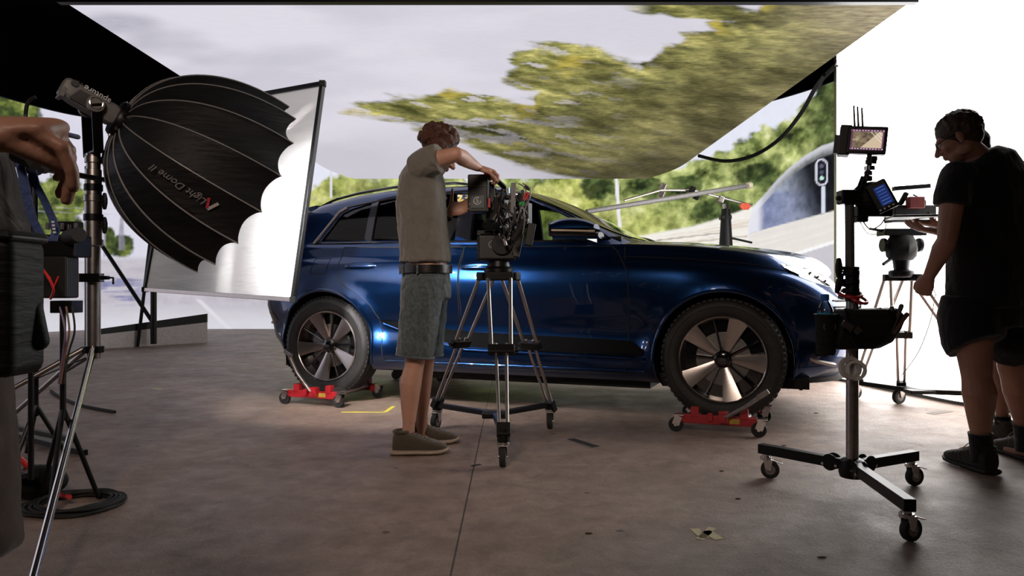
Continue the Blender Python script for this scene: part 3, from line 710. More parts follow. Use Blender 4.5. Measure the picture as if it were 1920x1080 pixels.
# windscreen and rear window openings
weld(shell, .0003); bool_bake(shell, cuts)
for s in (-1, 1):
    dlo = [(-1.70, 1.245), (-1.51, 1.50), (-1.43, 1.54), (-1.0, 1.602), (-.35, 1.622), (-.08, 1.607), (.12, 1.55), (.36, 1.437), (.60, 1.31), (.72, 1.232), (.5, 1.215), (-.35, 1.232)]
    q = outline(dlo, lambda x, z: cab_y(x, z, .0015), .009); mirror_y(q, s).build('window_trim', M_gloss if s else M_gloss, car, local=True)
    q = MB(); q.tube([cab_y(x, z, .007) for x, z in ((-1.70, 1.247), (-1.60, 1.375), (-1.51, 1.50), (-1.44, 1.535))], .012, 8); mirror_y(q, s).build('quarter_trim', M_alu, car, local=True)
    for poly, M in ((q1, M_tint), (q2, M_tint), (q3, M_clear)):
        cx = sum(p[0] for p in poly)/len(poly); cz = sum(p[1] for p in poly)/len(poly)
        pl = [(cx+(x-cx)*1.03, cz+(z-cz)*1.03) for x, z in poly]
        q = patch(pl, lambda x, z: cab_y(x, z, -.012), 12, 20); mirror_y(q, s).build('side_window', M, car, local=True)
    for xa, xb in ((-1.215, -1.15), (-.43, -.31)):
        q = patch([(xa, 1.245), (xa, 1.60 if xa > -1 else 1.57), (xb, 1.61 if xa > -1 else 1.578), (xb, 1.235)], lambda x, z: cab_y(x, z, .003), 10, 6, .01)
        mirror_y(q, s).build('pillar_cover', M_gloss, car, local=True)
    q = MB(); q.tube([cab_y(x, 0, 0)*0+Vector((x, -ybelt(x)*.70, zroof(x)-.020+.026*min(1, (x+1.85)/.2, (-.33-x)/.2))) for x in np.linspace(-1.83, -.35, 40)], .011, 8); mirror_y(q, s).build('roof_rail', M_gloss, car, local=True)
    # door mirror
    q = MB(); rg = []
    for t in np.linspace(0, 1, 14):
        x = .40+.30*t; hh = .075*(math.sin(PI*(.10+.86*t**.8)))**.5; rg.append([Vector((x+.02*math.cos(a)*0, -1.02-.10*math.cos(a)*(1-.25*t), 1.285+hh*math.sin(a)*(1.0 if math.sin(a) > 0 else .25)+.0*t)) for a in np.linspace(0, 2*PI, 24, endpoint=False)])
    q.loft(rg); mm_ = mirror_y(q, s).build('door_mirror', M_paint, car, local=True)
    q = MB(); rg = []
    for t in np.linspace(0, 1, 10):
        x = .41+.32*t; rg.append([Vector((x, -1.02-.095*math.cos(a)*(1-.2*t), 1.255-.02*t+(.035-.012*t)*math.sin(a))) for a in np.linspace(0, 2*PI, 20, endpoint=False)])
    q.loft(rg); q.beam((.62, -.86, 1.215), (.58, -1.0, 1.235), .09, .035, (0, 0, 1)); mirror_y(q, s).build('mirror_base', M_gloss, mm_, local=True)
    q = MB(); q.tube([Vector((x, -1.12+.05*((x-.4)/.3)**3, 1.272-.012*(x-.4)/.3)) for x in np.linspace(.42, .70, 12)], .007, 6); mirror_y(q, s).build('mirror_indicator', mat('amber_lens', (.7, .55, .4), .2, 0, 1), mm_, local=True)
    q = MB(); q.box((.395, -1.02, 1.285), (.006, .17, .10)); mirror_y(q, s).build('mirror_glass', M_chrome, mm_, local=True)
# windscreen and tailgate glass as panes laid on the shell
def deckpane(x0, x1, k0, off, name, M, nx=20):
    q = MB(); rg = []
    for x in np.linspace(x0, x1, nx):
        half = [cab_sec(x, k) for k in range(k0, len(SEC))]; full = half+[Vector((p.x, -p.y, p.z)) for p in half[:-1]][::-1]
        rg.append([p+Vector((off, 0, abs(off))) for p in full])
    q.loft(rg, False, False); return q.build(name, M, car, local=True)
M_dglass = mat('dark_glass', (.006, .012, .009), .03, 0, 1, var=.05, coatr=.01)
deckpane(.06, .84, 6, .004, 'windscreen', M_dglass); deckpane(-2.17, -1.99, 6, -.004, 'rear_window', M_dglass)
deckpane(-1.2, -.2, 8, .0025, 'glass_roof', M_dglass)
q = MB(); rg = []
for y in np.linspace(-.60, .60, 25):
    x = -1.97-.05*(1-(y/.6)**2); z = 1.545+.02*(1-(y/.6)**2); rg.append([Vector((x+.14, y, z+.035)), Vector((x-.02, y, z+.008)), Vector((x-.02, y, z-.014)), Vector((x+.12, y, z-.01))])
q.loft(rg); q.build('roof_spoiler', M_paint, car, local=True)
q = MB(); q.tube([Vector((-1.75, 0, 1.62)), Vector((-1.80, 0, 1.66)), Vector((-1.87, 0, 1.668))], [.03, .02, .006], 8); q.build('roof_aerial', M_paint, car, local=True)
# interior
q = MB(); q.box((-.6, 0, 1.20), (2.7, 1.5, .05)); q.box((.55, 0, 1.215), (.5, 1.5, .06)); q.build('interior_trim', M_matt, car, local=True)
for y in (-.38, .38):
    for x in (-.40, -1.22):
        st_ = MB(); st_.tube([(x, y, 1.15), (x-.05, y, 1.35), (x-.08, y, 1.42)], [(.24, .06), (.22, .055), (.16, .05)], 14, up=(0, 1, 0), round_=True)
        st_.tube([(x-.08, y, 1.44), (x-.09, y, 1.52)], [(.13, .05), (.12, .045)], 12, up=(0, 1, 0), round_=True); st_.build('seat', M_matt, car, local=True)
q = MB(); q.torus((.22, .38, 1.27), (-.85, 0, .5), .17, .015); q.build('steering_wheel', M_matt, car, local=True)
# ---- wheels
def tyre_mat():
    m = mat('tyre_rubber', (.017, .016, .016), .62, 0, var=.3, scale=12, bump=.25, bscale=60); return m
M_tyre = tyre_mat(); M_spoke = mat('machined_alloy', (.60, .55, .52), .30, 1, var=.06); M_disc = mat('brake_disc', (.25, .24, .23), .35, 1)
def wheel(x, s, phase):
    """tyre part with rim, spokes, disc, cap as sub-parts; outer face towards s*y"""
    y0 = s*.83; c = Vector((x, y0, WZ)); A = Vector((0, s, 0))
    q = MB(); Rt = .385
    prof = [(.27, -.10), (.30, -.12), (.345, -.125), (Rt-.012, -.108), (Rt, -.085)]
    for k in range(-3, 4):
        h = k*.024; prof += [(Rt, h-.008), (Rt-.007, h-.006), (Rt-.007, h+.006), (Rt, h+.008)] if abs(k) < 3 else []
    prof += [(Rt, .085), (Rt-.012, .108), (.350, .124), (.335, .125), (.331, .121), (.30, .119), (.283, .112), (.275, .10), (.27, .09), (.262, -.08)]
    q.lathe(prof, c, A, 96, False)
    # tread blocks on the shoulder
    for k in range(64):
        a = 2*PI*k/64
        e = Vector((math.cos(a), 0, math.sin(a))); q.box(c+e*(Rt-.004)+A*.088, (.010, .03, .024), Matrix.Rotation(-a, 3, 'Y'))
    ty = q.build('tyre', M_tyre, car, local=True)
    q = MB(); q.lathe([(.275, .105), (.268, .112), (.262, .108), (.257, .085), (.245, -.02), (.24, -.1)], c, A, 72, False); q.build('rim', M_spoke, ty, local=True)
    q = MB(); q.lathe([(.258, .02), (.252, .03), (.06, .035), (.01, .04)], c, A, 48); q.build('wheel_inner', M_gloss, ty, local=True)
    q = MB(); q.lathe([(.17, .032), (.17, .044), (.07, .046), (.07, .036)], c, A, 48); q.build('brake_disc', M_disc, ty, local=True)
    q = MB()
    e1 = Vector((1, 0, 0)); e2 = Vector((0, 0, 1))
    def pol(r, a, h): return c+(e1*math.cos(a)+e2*math.sin(a))*r+A*h
    for k in range(5):
        sp_ = MB(); a0 = R(phase+72*k); top = []; bot = []
        for t in np.linspace(0, 1, 10):
            r = .045+.222*t; wl = .018+.050*t**1.0; wr = .018+.036*t**1.3; h = .082+.030*t-.02*(1-t)
            al = a0+wl/r*1.0; ar = a0-wr/r
            top.append([pol(r, al, h-.004), pol(r, al-.25*(al-ar), h), pol(r, ar+.25*(al-ar), h), pol(r, ar, h-.004), pol(r, ar, h-.03), pol(r, al, h-.03)])
        sp_.loft(top); sp_.build('spoke', M_spoke, ty, local=True)
        b_ = MB(); am = a0+R(36); b_.tube([pol(.05, am, .06), pol(.15, am, .07), pol(.25, am, .085)], [(.012, .008)]*3, 8, up=tuple(A)); b_.build('dark_rib', M_gloss, ty, local=True)
        q.cyl(pol(.056, am, .06), pol(.056, am, .072), .009, n=8)
    q.lathe([(.055, .06), (.055, .072), (.043, .078), (.038, .094), (.03, .097), (.005, .098)], c, A, 32); q.build('hub_cap', M_gloss, ty, local=True)
    q = MB()
    for k in range(4): q.torus(pol(0, 0, .0985)+e1*((k-1.5)*.0115), A, .0078, .0013, 20, 6)
    q.build('hub_badge', M_chrome, ty, local=True)
    return ty
for x, ph in ((-WX, 41), (WX, 66)):
    for s in (-1, 1): wheel(x, s, ph)
# ================================================================ wheel dollies
def dolly(x, s, lbl, group='red wheel dollies under the car', lever=1):
    Mw = wm(car); c = Mw @ Vector((x, s*.83, 0)); t = thing('wheel_dolly', lbl, 'dolly', c, CR, group)
    L_, Wd = .20, .26
    for yy in (-Wd, Wd):
        q = MB(); q.beam((-L_-.06, yy, .085), (L_+.02, yy, .085), .04, .055); q.build('side_rail', M_red, t, local=True, bevel=.004)
    for xx in (-L_+.02, L_-.02):
        q = MB(); q.cyl((xx*.8, -Wd, .10), (xx*.8, Wd, .10), .033); q.build('roller', M_steel, t, local=True)
        for yy in (-Wd, Wd):
            q = MB(); q.box((xx*.8, yy, .13), (.05, .05, .06)); q.build('roller_bracket', M_red, t, local=True, bevel=.004)
    for xx in (-L_-.06, L_+.03):
        for yy in (-Wd-.01, Wd+.01):
            r = .045; cc = Vector((xx, yy, r)); q = MB(); q.cyl(cc-Vector((0, .016, 0)), cc+Vector((0, .016, 0)), r, n=28); k = q.build('caster_wheel', M_rubber, t, local=True, bevel=.003)
            q = MB()
            for s2 in (-1, 1): q.beam(cc+Vector((0, s2*.022, 0)), cc+Vector((.02, s2*.022, .055)), .045, .004, (0, 1, 0))
            q.box(cc+Vector((.02, 0, .062)), (.06, .06, .008)); q.cyl(cc-Vector((0, .026, 0)), cc+Vector((0, .026, 0)), .01); q.build('caster_fork', M_chrome, k, local=True)
    if lever:
        q = MB(); tx_, tz_ = ((-.15, .40) if lever < 0 else (.26, .27)); q.tube([(.02, -Wd-.05, .10), (tx_*.6, -Wd-.08, .10+(tz_-.1)*.5), (tx_, -Wd-.11, tz_)], .013, 10); q.box((tx_, -Wd-.11, tz_), (.07, .03, .03), Matrix.Rotation(-lever*.6, 3, 'Y')); q.build('pedal_lever', M_steel, t, local=True, bevel=.003)
        q = MB(); q.box((.03, -Wd-.035, .11), (.06, .05, .07)); q.box((-.05, -Wd-.03, .105), (.03, .03, .05)); q.cyl((.03, -Wd-.03, .10), (.03, -Wd-.075, .10), .018); q.build('ratchet', M_red, t, local=True, bevel=.003)
    q = MB(); q.box((.08, -Wd-.021, .085), (.08, .002, .03)); q.build('sticker', mat('yellow_sticker', (.5, .35, .05), .5), t, local=True)
    return t
dolly(-WX, -1, 'red wheel dolly under the near rear wheel, beside the yellow floor tape', lever=-1)
dolly(WX, -1, 'dark red wheel dolly in shadow under the near front wheel', lever=1)
dolly(-WX, 1, 'wheel dolly under the far rear wheel, behind the near one', lever=0)
dolly(WX, 1, 'wheel dolly under the far front wheel, deep under the nose', lever=0)
# ================================================================ shared gear pieces
def caster(parent, x, y, top, r, head=0, brake=True, Mf=None, name='caster'):
    Mf = Mf or M_chrome; a = R(head); f = Vector((math.cos(a), math.sin(a), 0)); sd = Vector((-f.y, f.x, 0)); c = Vector((x, y, 0))+f*r*.45+Vector((0, 0, r))
    q = MB(); q.cyl(Vector((x, y, r*2.05)), Vector((x, y, top)), r*.42); q.cyl(Vector((x, y, r*2.05)), Vector((x, y, r*2.4)), r*.62)
    for s in (-1, 1): q.prism([(-.25, 1.1), (.75, 1.08), (.55, .1), (.2, -.1), (-.1, .15)], lambda u, v, w_: Vector((x, y, r))+f*u*r+Vector((0, 0, v*r))+sd*w_, s*r*.42-.002, s*r*.42+.002)
    q.box(Vector((x, y, r*2.1))+f*r*.2, (r*1.1, r*.95, .004), Matrix.Rotation(a, 3, 'Z')); q.cyl(c-sd*r*.5, c+sd*r*.5, r*.12)
    k = q.build(name, Mf, parent, bevel=.0015)
    q = MB(); q.lathe([(r*.55, -.3*r), (r*.95, -.3*r), (r, -.2*r), (r, .2*r), (r*.95, .3*r), (r*.55, .3*r)], c, sd, 32); q.build('wheel', M_rubber, k)
    q = MB(); q.lathe([(r*.56, -.32*r), (r*.56, .32*r)], c, sd, 24); q.build('wheel_hub', M_grey, k)
    if brake:
        q = MB(); q.beam(Vector((x, y, r*2.15))+f*r*.4, Vector((x, y, r*1.75))+f*r*1.75, r*.7, .005); q.build('brake_lever', M_chrome, k, bevel=.002)
    return k
def knob(parent, p, d, r=.016, L=.03, name='knob', M=None, up=(0, 0, 1)):
    """T-handle locking knob"""
    p = Vector(p); d = Vector(d).normalized(); u = Vector(up); u = (u-d*u.dot(d)).normalized(); q = MB(); q.cyl(p, p+d*L, r*.4, n=10)
    e = p+d*L; q.tube([e-u*r*1.7, e-u*r*.5, e+u*r*.5, e+u*r*1.7], [(r*.5, r*.35), (r*.75, r*.5), (r*.75, r*.5), (r*.5, r*.35)], 10, up=tuple(d), round_=True); return q.build(name, M or M_blackp, parent)
def cable(pts, r=.004, M=None, parent=None, name='cable', sub=6, label=None, cat='cable'):
    pts = [Vector(p) for p in pts]; out = []
    for i in range(len(pts)-1):
        p0 = pts[max(i-1, 0)]; p1 = pts[i]; p2 = pts[i+1]; p3 = pts[min(i+2, len(pts)-1)]
        for k in range(sub):
            t = k/sub; out.append(.5*((2*p1)+(-p0+p2)*t+(2*p0-5*p1+4*p2-p3)*t*t+(-p0+3*p1-3*p2+p3)*t**3))
    out.append(pts[-1]); q = MB(); q.tube(out, r, 7); o = q.build(name, M or M_rubber, parent)
    if label: tag(o, label, cat)
    return o
def text_mesh(txt, size, M4, mt, parent, name='lettering', ext=.0006, shear=0):
    cu = bpy.data.curves.new('t', 'FONT'); cu.body = txt; cu.size = size; cu.extrude = ext; cu.align_x = 'CENTER'; cu.align_y = 'CENTER'; cu.shear = shear; cu.resolution_u = 3
    t = bpy.data.objects.new('t', cu); C.objects.link(t); bpy.context.view_layer.update()
    me = bpy.data.meshes.new_from_object(t.evaluated_get(bpy.context.evaluated_depsgraph_get())); bpy.data.objects.remove(t); bpy.data.curves.remove(cu)
    me.transform(wm(parent).inverted() @ M4); me.name = name; me.materials.clear(); me.materials.append(mt); o = bpy.data.objects.new(name, me); C.objects.link(o); o.parent = parent; WM[o.name] = wm(parent).copy(); return o
def basis(o, x, y):
    x = Vector(x).normalized(); y = Vector(y); y = (y-x*y.dot(x)).normalized(); z = x.cross(y); return Matrix(((x.x, y.x, z.x, o[0]), (x.y, y.y, z.y, o[1]), (x.z, y.z, z.z, o[2]), (0, 0, 0, 1)))
def plate(c, x, y, poly, th):
    """extruded polygon in the plane spanned by x,y at c"""
    B = basis(c, x, y); q = MB(); q.prism(poly, lambda u, v, w_: B @ Vector((u, v, w_)), -th/2, th/2); return q
def rbox(c, size, M=None): q = MB(); q.box(c, size, M); return q
def picture_mat(name, fn, es=1.0):
    m = bpy.data.materials.new(name); m.use_nodes = True; nt = m.node_tree; nt.nodes.clear(); o = nt.nodes.new('ShaderNodeOutputMaterial'); e = nt.nodes.new('ShaderNodeEmission'); a = nt.nodes.new('ShaderNodeVertexColor'); a.layer_name = 'picture'
    nt.links.new(a.outputs['Color'], e.inputs['Color']); e.inputs['Strength'].default_value = es; nt.links.new(e.outputs[0], o.inputs[0]); return m
def small_screen(c, x, y, w_, h, fn, parent, name='screen', es=1.0, n=60):
    B = basis(c, x, y); I = wm(parent).inverted(); U, Vv = np.meshgrid(np.linspace(-.5, .5, n), np.linspace(-.5, .5, n))
    rgb = fn(U, Vv); me = bpy.data.meshes.new(name)
    vs = [tuple(I @ (B @ Vector((u*w_, v*h, 0)))) for u, v in zip(U.ravel(), Vv.ravel())]; idx = np.arange(n*n).reshape(n, n)
    me.from_pydata(vs, [], np.stack([idx[:-1, :-1], idx[:-1, 1:], idx[1:, 1:], idx[1:, :-1]], -1).reshape(-1, 4).tolist())
    a = me.color_attributes.new('picture', 'FLOAT_COLOR', 'POINT'); a.data.foreach_set('color', np.concatenate([rgb.reshape(-1, 3), np.ones((n*n, 1))], 1).ravel().astype(np.float32))
    me.materials.append(picture_mat('screen_picture', None, es)); o = bpy.data.objects.new(name, me); C.objects.link(o); o.parent = parent; WM[o.name] = wm(parent).copy(); return o
def road_pic(u, v):
    rgb = col((150, 112, 100), u); n = fbm(u*9, v*7, 4, 3)
    rgb = mix(rgb, foliage(u*100+50, v*70, [(70, 60, 50), (120, 104, 84), (176, 158, 128)], 22, 16, 8), np.ones_like(u)*1.0)
    d = ss(.02, -.02, v+.05-(u-.0)*-.5); rgb = mix(rgb, col((196, 176, 150), u), ss(0, .05, u*.9-v*.6-.05))
    for k in (.02, .14, .26): rgb = mix(rgb, col((236, 226, 214), u), ss(.02, .008, np.abs(v-.5+(u-k)*1.5)))
    rgb = mix(rgb, col((96, 60, 84), u), ss(.38, .40, np.abs(v))); rgb = mix(rgb, col((96, 60, 84), u), ss(.44, .455, np.abs(u)))
    dots = (np.sin(u*70) > .4)*(np.abs(np.abs(v)-.44) < .02); rgb = mix(rgb, col((240, 236, 240), u), dots*1.0)
    return rgb
def ui_pic(u, v):
    rgb = col((40, 60, 130), u); rgb = mix(rgb, col((90, 120, 190), u), (np.abs(np.mod(v*6, 1)-.5) < .14)*(np.abs(u) < .36)*1.0); return rgb
def house_pic(u, v):
    n = fbm(u*6, v*5, 4, 9); rgb = mix(col((40, 70, 120), u), col((230, 190, 60), u), ss(.4, .55, n)); return mix(rgb, col((250, 240, 210), u), ss(.58, .66, n))
# ================================================================ softbox lamp, its stand, boom and diffusion frame
nS = Vector((.66, .62, -.42)).normalized(); Cs = P(446, 350, 4.35); KS = 1.17; Ds = .59*KS; Rs = .47*KS
ap = Cs-nS*Ds
sb = thing('studio_light', 'grey studio lamp with a big ribbed black dome softbox, tilted down to the right', 'studio light', ap)
sx_, sy_, _ = frame(nS)
M_nylon = mat('black_nylon', (.008, .008, .009), .6, 0, var=.3, scale=6, bump=.6, bscale=9, stretch=(1, 1, 5), spec=.25)
def dome_pt(t, a, k=1.0, off=0):
    r = .064+(Rs-.064)*(math.sin(t*PI/2)**.86); sc = 1-.075*abs(math.sin(8*a))**.8*t**1.5
    h = Ds*(1-math.cos(t*PI/2))**.92 if False else Ds*(t**1.75)
    tip = -.032*t**6*abs(math.sin(8*a))**.7
    return ap+nS*(h+tip)+(sx_*math.cos(a)+sy_*math.sin(a))*(r*sc+off)
M_seam = mat('grey_piping', (.24, .23, .23), .4)
q = MB(); rg = [[dome_pt(t, 2*PI*j/160) for j in range(160)] for t in np.linspace(0, 1, 26)]; q.loft(rg, False)
ri = [[dome_pt(t, 2*PI*j/160, 1, -.006) for j in range(160)] for t in np.linspace(1, 0, 26)]; q.loft([rg[-1]]+ri, False); dome = q.build('softbox_dome', M_nylon, sb, smooth=50)
for k in range(16):
    a = 2*PI*k/16; q = MB(); q.tube([dome_pt(t, a, 1, .003) for t in np.linspace(0, 1, 24)], [(.0045, .0035)]*24, 6); q.build('rod_seam', M_seam, sb)
q = MB(); q.lathe([(.47, 0), (.2, .005), (.01, .01)], Cs-nS*.06, nS, 48, False); q.build('front_diffuser', M_white, sb)
q = MB(); q.lathe([(.088, -.035), (.096, -.023), (.096, .006), (.082, .017), (.082, .058)], ap, nS, 40); q.build('speed_ring', M_black, sb)
for k in range(8):
    a = 2*PI*k/8; e = sx_*math.cos(a)+sy_*math.sin(a); q = MB(); q.cyl(ap+e*.091-nS*.014, ap+e*.105-nS*.014, .008, n=10); q.build('ring_lock', M_chrome, sb)
# lamp body: long tapered box behind the ring
Lx = (-nS).normalized(); Ls = Vector((nS.y, -nS.x, 0)).normalized(); Lu = Ls.cross(Lx).normalized()
if Lu.z < 0: Lu = -Lu
B = basis(ap, Lx, Lu)
def lb(x, y, z): return B @ (Vector((x, y, z))*KS*.9)
q = MB(); rg = []
for x, hh, ww, dy in [(.03, .045, .048, 0), (.05, .050, .05, 0), (.08, .050, .050, 0), (.22, .050, .050, 0), (.275, .046, .046, .004), (.29, .038, .038, .004)]:
    rg.append([lb(x, dy+hh*sy, ww*sz) for sy, sz in ((1, .6), (.7, 1), (-.6, 1), (-1, .75), (-1, -.75), (-.6, -1), (.7, -1), (1, -.6))])
q.loft(rg); q.build('lamp_housing', M_grey, sb, bevel=.004)
q = MB(); q.cyl(lb(.03, 0, 0), lb(-.0, 0, 0), .064, .080, 36); q.build('lamp_nose', M_black, sb)
for s in (-1, 1):
    q = MB(); q.prism([(.10, -.045), (.10, .018), (.22, .018), (.245, -.045)], lambda u, v, w_: lb(u, v, w_), s*.0505, s*.054); q.build('side_panel', M_dgrey, sb, bevel=.002)
    q = MB(); q.cyl(lb(.14, -.015, s*.06), lb(.14, -.015, s*.088), .042, n=32); kb = q.build('tilt_knob', M_grey, sb, bevel=.004)
    q = MB(); q.torus(lb(.14, -.015, s*.088), Lu.cross(Lx), .030, .0035); q.build('knob_ring', M_chrome, kb)
    q = MB(); q.cyl(lb(.252, .03, s*.045), lb(.252, .03, s*.060), .016, n=20); q.build('rear_boss', M_dgrey, sb)
q = MB(); q.box(lb(.272, -.03, 0), (.02, .05, .10), B.to_3x3()); q.build('rear_foot', M_grey, sb, bevel=.003)
q = MB()
for k in range(9): q.box(lb(.12+.015*k, .051, 0), (.006, .006, .09), B.to_3x3())
q.build('cooling_fins', M_dgrey, sb)
vside = Lu.cross(Lx); vside = vside if vside.y < 0 else -vside
text_mesh('aputure', .042, basis(lb(.15, .038, 0)+vside*.0605, -Lx if False else Lx, -Lu+vside*0), M_white, sb, 'maker_lettering')
# yoke
yk = MB(); pv = lb(.14, -.015, 0)
topz = P(175, 292, 3.98); ax = P(175, 292, 3.98)
ysd = Vector((vside.x, vside.y, 0)).normalized()
for s in (-1, 1):
    a_ = pv+vside*s*.095; b_ = Vector((ax.x, ax.y, ax.z+.03))+ysd*s*.10
    yk.beam(a_, b_-Vector((0, 0, .025)), .05, .012, tuple(ysd))
yk.beam(Vector((ax.x, ax.y, ax.z+.012))+ysd*.106, Vector((ax.x, ax.y, ax.z+.012))-ysd*.106, .05, .012)
yk.build('yoke', M_black, sb, bevel=.004)
# brand mark and lettering on the dome, upside down
am = None; best = 1e9
for a in np.linspace(0, 2*PI, 17)[:-1]:
    a2 = a+PI/16; p = dome_pt(.80, a2); px_ = 960+p.x/p.y*FPX; py_ = 540-(p.z-CAMH)/p.y*FPX
    e = math.hypot(px_-425, py_-378)
    if e < best: best = e; am = a2
def on_dome(t, a): return dome_pt(t, a, 1, .004)
def dome_frame(t, a):
    p = on_dome(t, a); e = (on_dome(t+.02, a)-on_dome(t-.02, a)).normalized(); s_ = (on_dome(t, a+.02)-on_dome(t, a-.02)).normalized(); return p, e, s_
p, e, s_ = dome_frame(.80, am); nout = e.cross(s_)
if nout.dot(p-Cs) < 0: nout = -nout
B2 = basis(p+nout*.006, e, nout.cross(e)); yv = B2.to_3x3() @ Vector((0, 1, 0))
if yv.z > 0: pass
# letters read away from the rim, so their x axis runs to the apex
Bt = basis(p+nout*.010, -e, nout.cross(-e))
q = MB()
def stroke(a, b, w_, mt, nm):
    q = MB(); d = Vector((b[0]-a[0], b[1]-a[1])); L_ = d.length; nrm = Vector((-d.y, d.x))/L_*w_/2
    pts = [(a[0]-nrm.x, a[1]-nrm.y), (b[0]-nrm.x, b[1]-nrm.y), (b[0]+nrm.x, b[1]+nrm.y), (a[0]+nrm.x, a[1]+nrm.y)]
    q.prism(pts, lambda u, v, w__: Bt @ Vector((u, v, w__)), 0, .001); q.build(nm, mt, sb, smooth=0)
M_print = mat('grey_print', (.42, .4, .39), .6); M_redprint = mat('red_print', (.45, .03, .05), .6)
stroke((-.035, -.028), (-.008, .03), .016, M_print, 'brand_mark'); stroke((.018, -.028), (-.004, .026), .014, M_redprint, 'brand_mark')
p2, e2, s2 = dome_frame(.66, am); n2 = nout; Bt2 = basis(p2+n2*.012, -e2, n2.cross(-e2))
text_mesh('Light Dome II', .054, Bt2 @ Matrix.Translation((.035, .0, 0)), mat('dim_print', (.2, .19, .19), .6), sb, 'lettering', shear=.3)
lp = bpy.data.lights.new('softbox_lamp', 'AREA'); lp.shape = 'DISK'; lp.size = .62; lp.energy = 760; lp.color = (1, .97, .95); lp.spread = R(100)
lo = bpy.data.objects.new('softbox_lamp', lp); C.objects.link(lo); nL = Vector((.30, .88, -.34)).normalized(); lo.location = Cs-nS*.17; lo.rotation_euler = nL.to_track_quat('-Z', 'Y').to_euler()
# --- stand
X0, Y0 = ax.x, ax.y
ls = thing('light_stand', 'heavy steel lamp stand holding the dome softbox, one chrome leg reaching forward', 'stand', (X0, Y0, 0))
def zat(py, d): return CAMH-(py-540)/FPX*d
zt, zb_ = zat(288, 3.98), zat(672, 3.98)
for a, b, r, M in ((zat(430, 3.98), zb_, .035, M_steel), (zat(372, 3.98), zat(450, 3.98), .042, M_steel), (zat(318, 3.98), zat(372, 3.98), .040, M_steel), (zt, zat(352, 3.98), .035, M_steel)):
    q = MB(); q.cyl((X0, Y0, a), (X0, Y0, b), r, n=28); q.build('pole_section', M, ls, bevel=.002)
for py, r in ((300, .042), (352, .046), (372, .047), (408, .048), (455, .048), (655, .052)):
    z = zat(py, 3.98); q = MB(); q.cyl((X0, Y0, z-.018), (X0, Y0, z+.018), r, n=28); q.build('collar', M_black if py in (352, 408, 655) else M_steel, ls, bevel=.003)
for py in (378, 423, 298): knob(ls, (X0+.035, Y0-.01, zat(py, 3.98)), (1, -.2, 0), .022, .035)
def leg_end(px, py, z=.01): d = (CAMH-z)*FPX/(py-540); return P(px, py, d)
foot = [leg_end(20, 1250), Vector((X0-.85, Y0-.45, .01)), Vector((X0-.9, Y0+.5, .01))]
for i, f_ in enumerate(foot):
    top = Vector((X0, Y0, zat(652, 3.98))); d = (f_-top).normalized(); hz = Vector((d.x, d.y, 0)).normalized(); t0 = top+hz*.04
    q = MB(); q.tube([t0, f_], [.013, .013], 12); q.build('leg', M_chrome if i == 0 else M_steel, ls)
    q = MB(); q.tube([f_+d*-.03, f_+d*.01], .018, 12); q.build('rubber_foot', M_rubber, ls)
    q = MB(); q.beam(Vector((X0, Y0, zb_+.02)) if i else Vector((X0, Y0, zb_+.02)), t0+(f_-t0)*.35, .02, .006); q.build('brace', M_black, ls)
# clamp arm on the pole
zc = zat(521, 3.98); q = MB(); q.box((X0-.01, Y0-.045, zc), (.16, .05, .045)); q.box((X0+.085, Y0-.045, zc), (.04, .03, .02)); q.tube([(X0+.10, Y0-.045, zc), (X0+.13, Y0-.045, zc), (X0+.13, Y0-.045, zc-.035)], .006, 8); q.build('clamp', M_black, ls, bevel=.003)
q = MB(); q.box((X0-.055, Y0-.073, zc), (.04, .004, .04)); q.build('clamp_label', M_white, ls)
# --- diffusion frame
TR, BR, BL, TL = P(605, 157, 4.88), P(550, 562, 4.88), P(272, 543, 5.8), P(334, 205, 5.8)
df = thing('diffusion_frame', 'square white silk on a thin frame, glowing behind the black dome softbox', 'diffuser', (BR+BL)/2)
def silk():
    m = bpy.data.materials.new('white_silk'); m.use_nodes = True; nt = m.node_tree; nt.nodes.clear(); N = nt.nodes.new; L = nt.links.new
    o = N('ShaderNodeOutputMaterial'); mx = N('ShaderNodeMixShader'); a = N('ShaderNodeBsdfDiffuse'); t = N('ShaderNodeBsdfTranslucent'); n = N('ShaderNodeTexNoise'); bp = N('ShaderNodeBump'); tc = N('ShaderNodeTexCoord'); mp = N('ShaderNodeMapping'); mp.inputs['Scale'].default_value = (.5, .5, 2.6)
    L(tc.outputs['Object'], mp.inputs[0]); L(mp.outputs[0], n.inputs[0]); n.inputs['Scale'].default_value = 2.2; n.inputs['Detail'].default_value = 4; bp.inputs['Strength'].default_value = .8; bp.inputs['Distance'].default_value = .06; L(n.outputs['Fac'], bp.inputs['Height']); L(bp.outputs[0], a.inputs['Normal']); L(bp.outputs[0], t.inputs['Normal'])
    a.inputs[0].default_value = (.86, .85, .86, 1); t.inputs[0].default_value = (.86, .85, .86, 1); mx.inputs[0].default_value = .55; L(a.outputs[0], mx.inputs[1]); L(t.outputs[0], mx.inputs[2]); L(mx.outputs[0], o.inputs[0]); return m
fn_ = (TR-BR).cross(BL-BR).normalized()
q = MB(); rg = []
for i in range(24):
    v = i/23; rg.append([BL.lerp(TL, v).lerp(BR.lerp(TR, v), u/23)+fn_*.006*math.sin(v*9+u*.35)*math.sin(PI*v)*math.sin(PI*u/23) for u in range(24)])
q.loft(rg, False, False); q.build('silk', silk(), df)
for a, b in ((TL, TR), (TR, BR), (BR, BL), (BL, TL)): q = MB(); q.beam(a, b, .03, .03, tuple(fn_)); q.build('frame_tube', M_alu if a is BR else M_black, df, bevel=.003)
for c_ in (TR, BR, BL, TL): q = MB(); q.box(c_, (.04, .04, .04)); q.build('corner_block', M_black, df, bevel=.004)
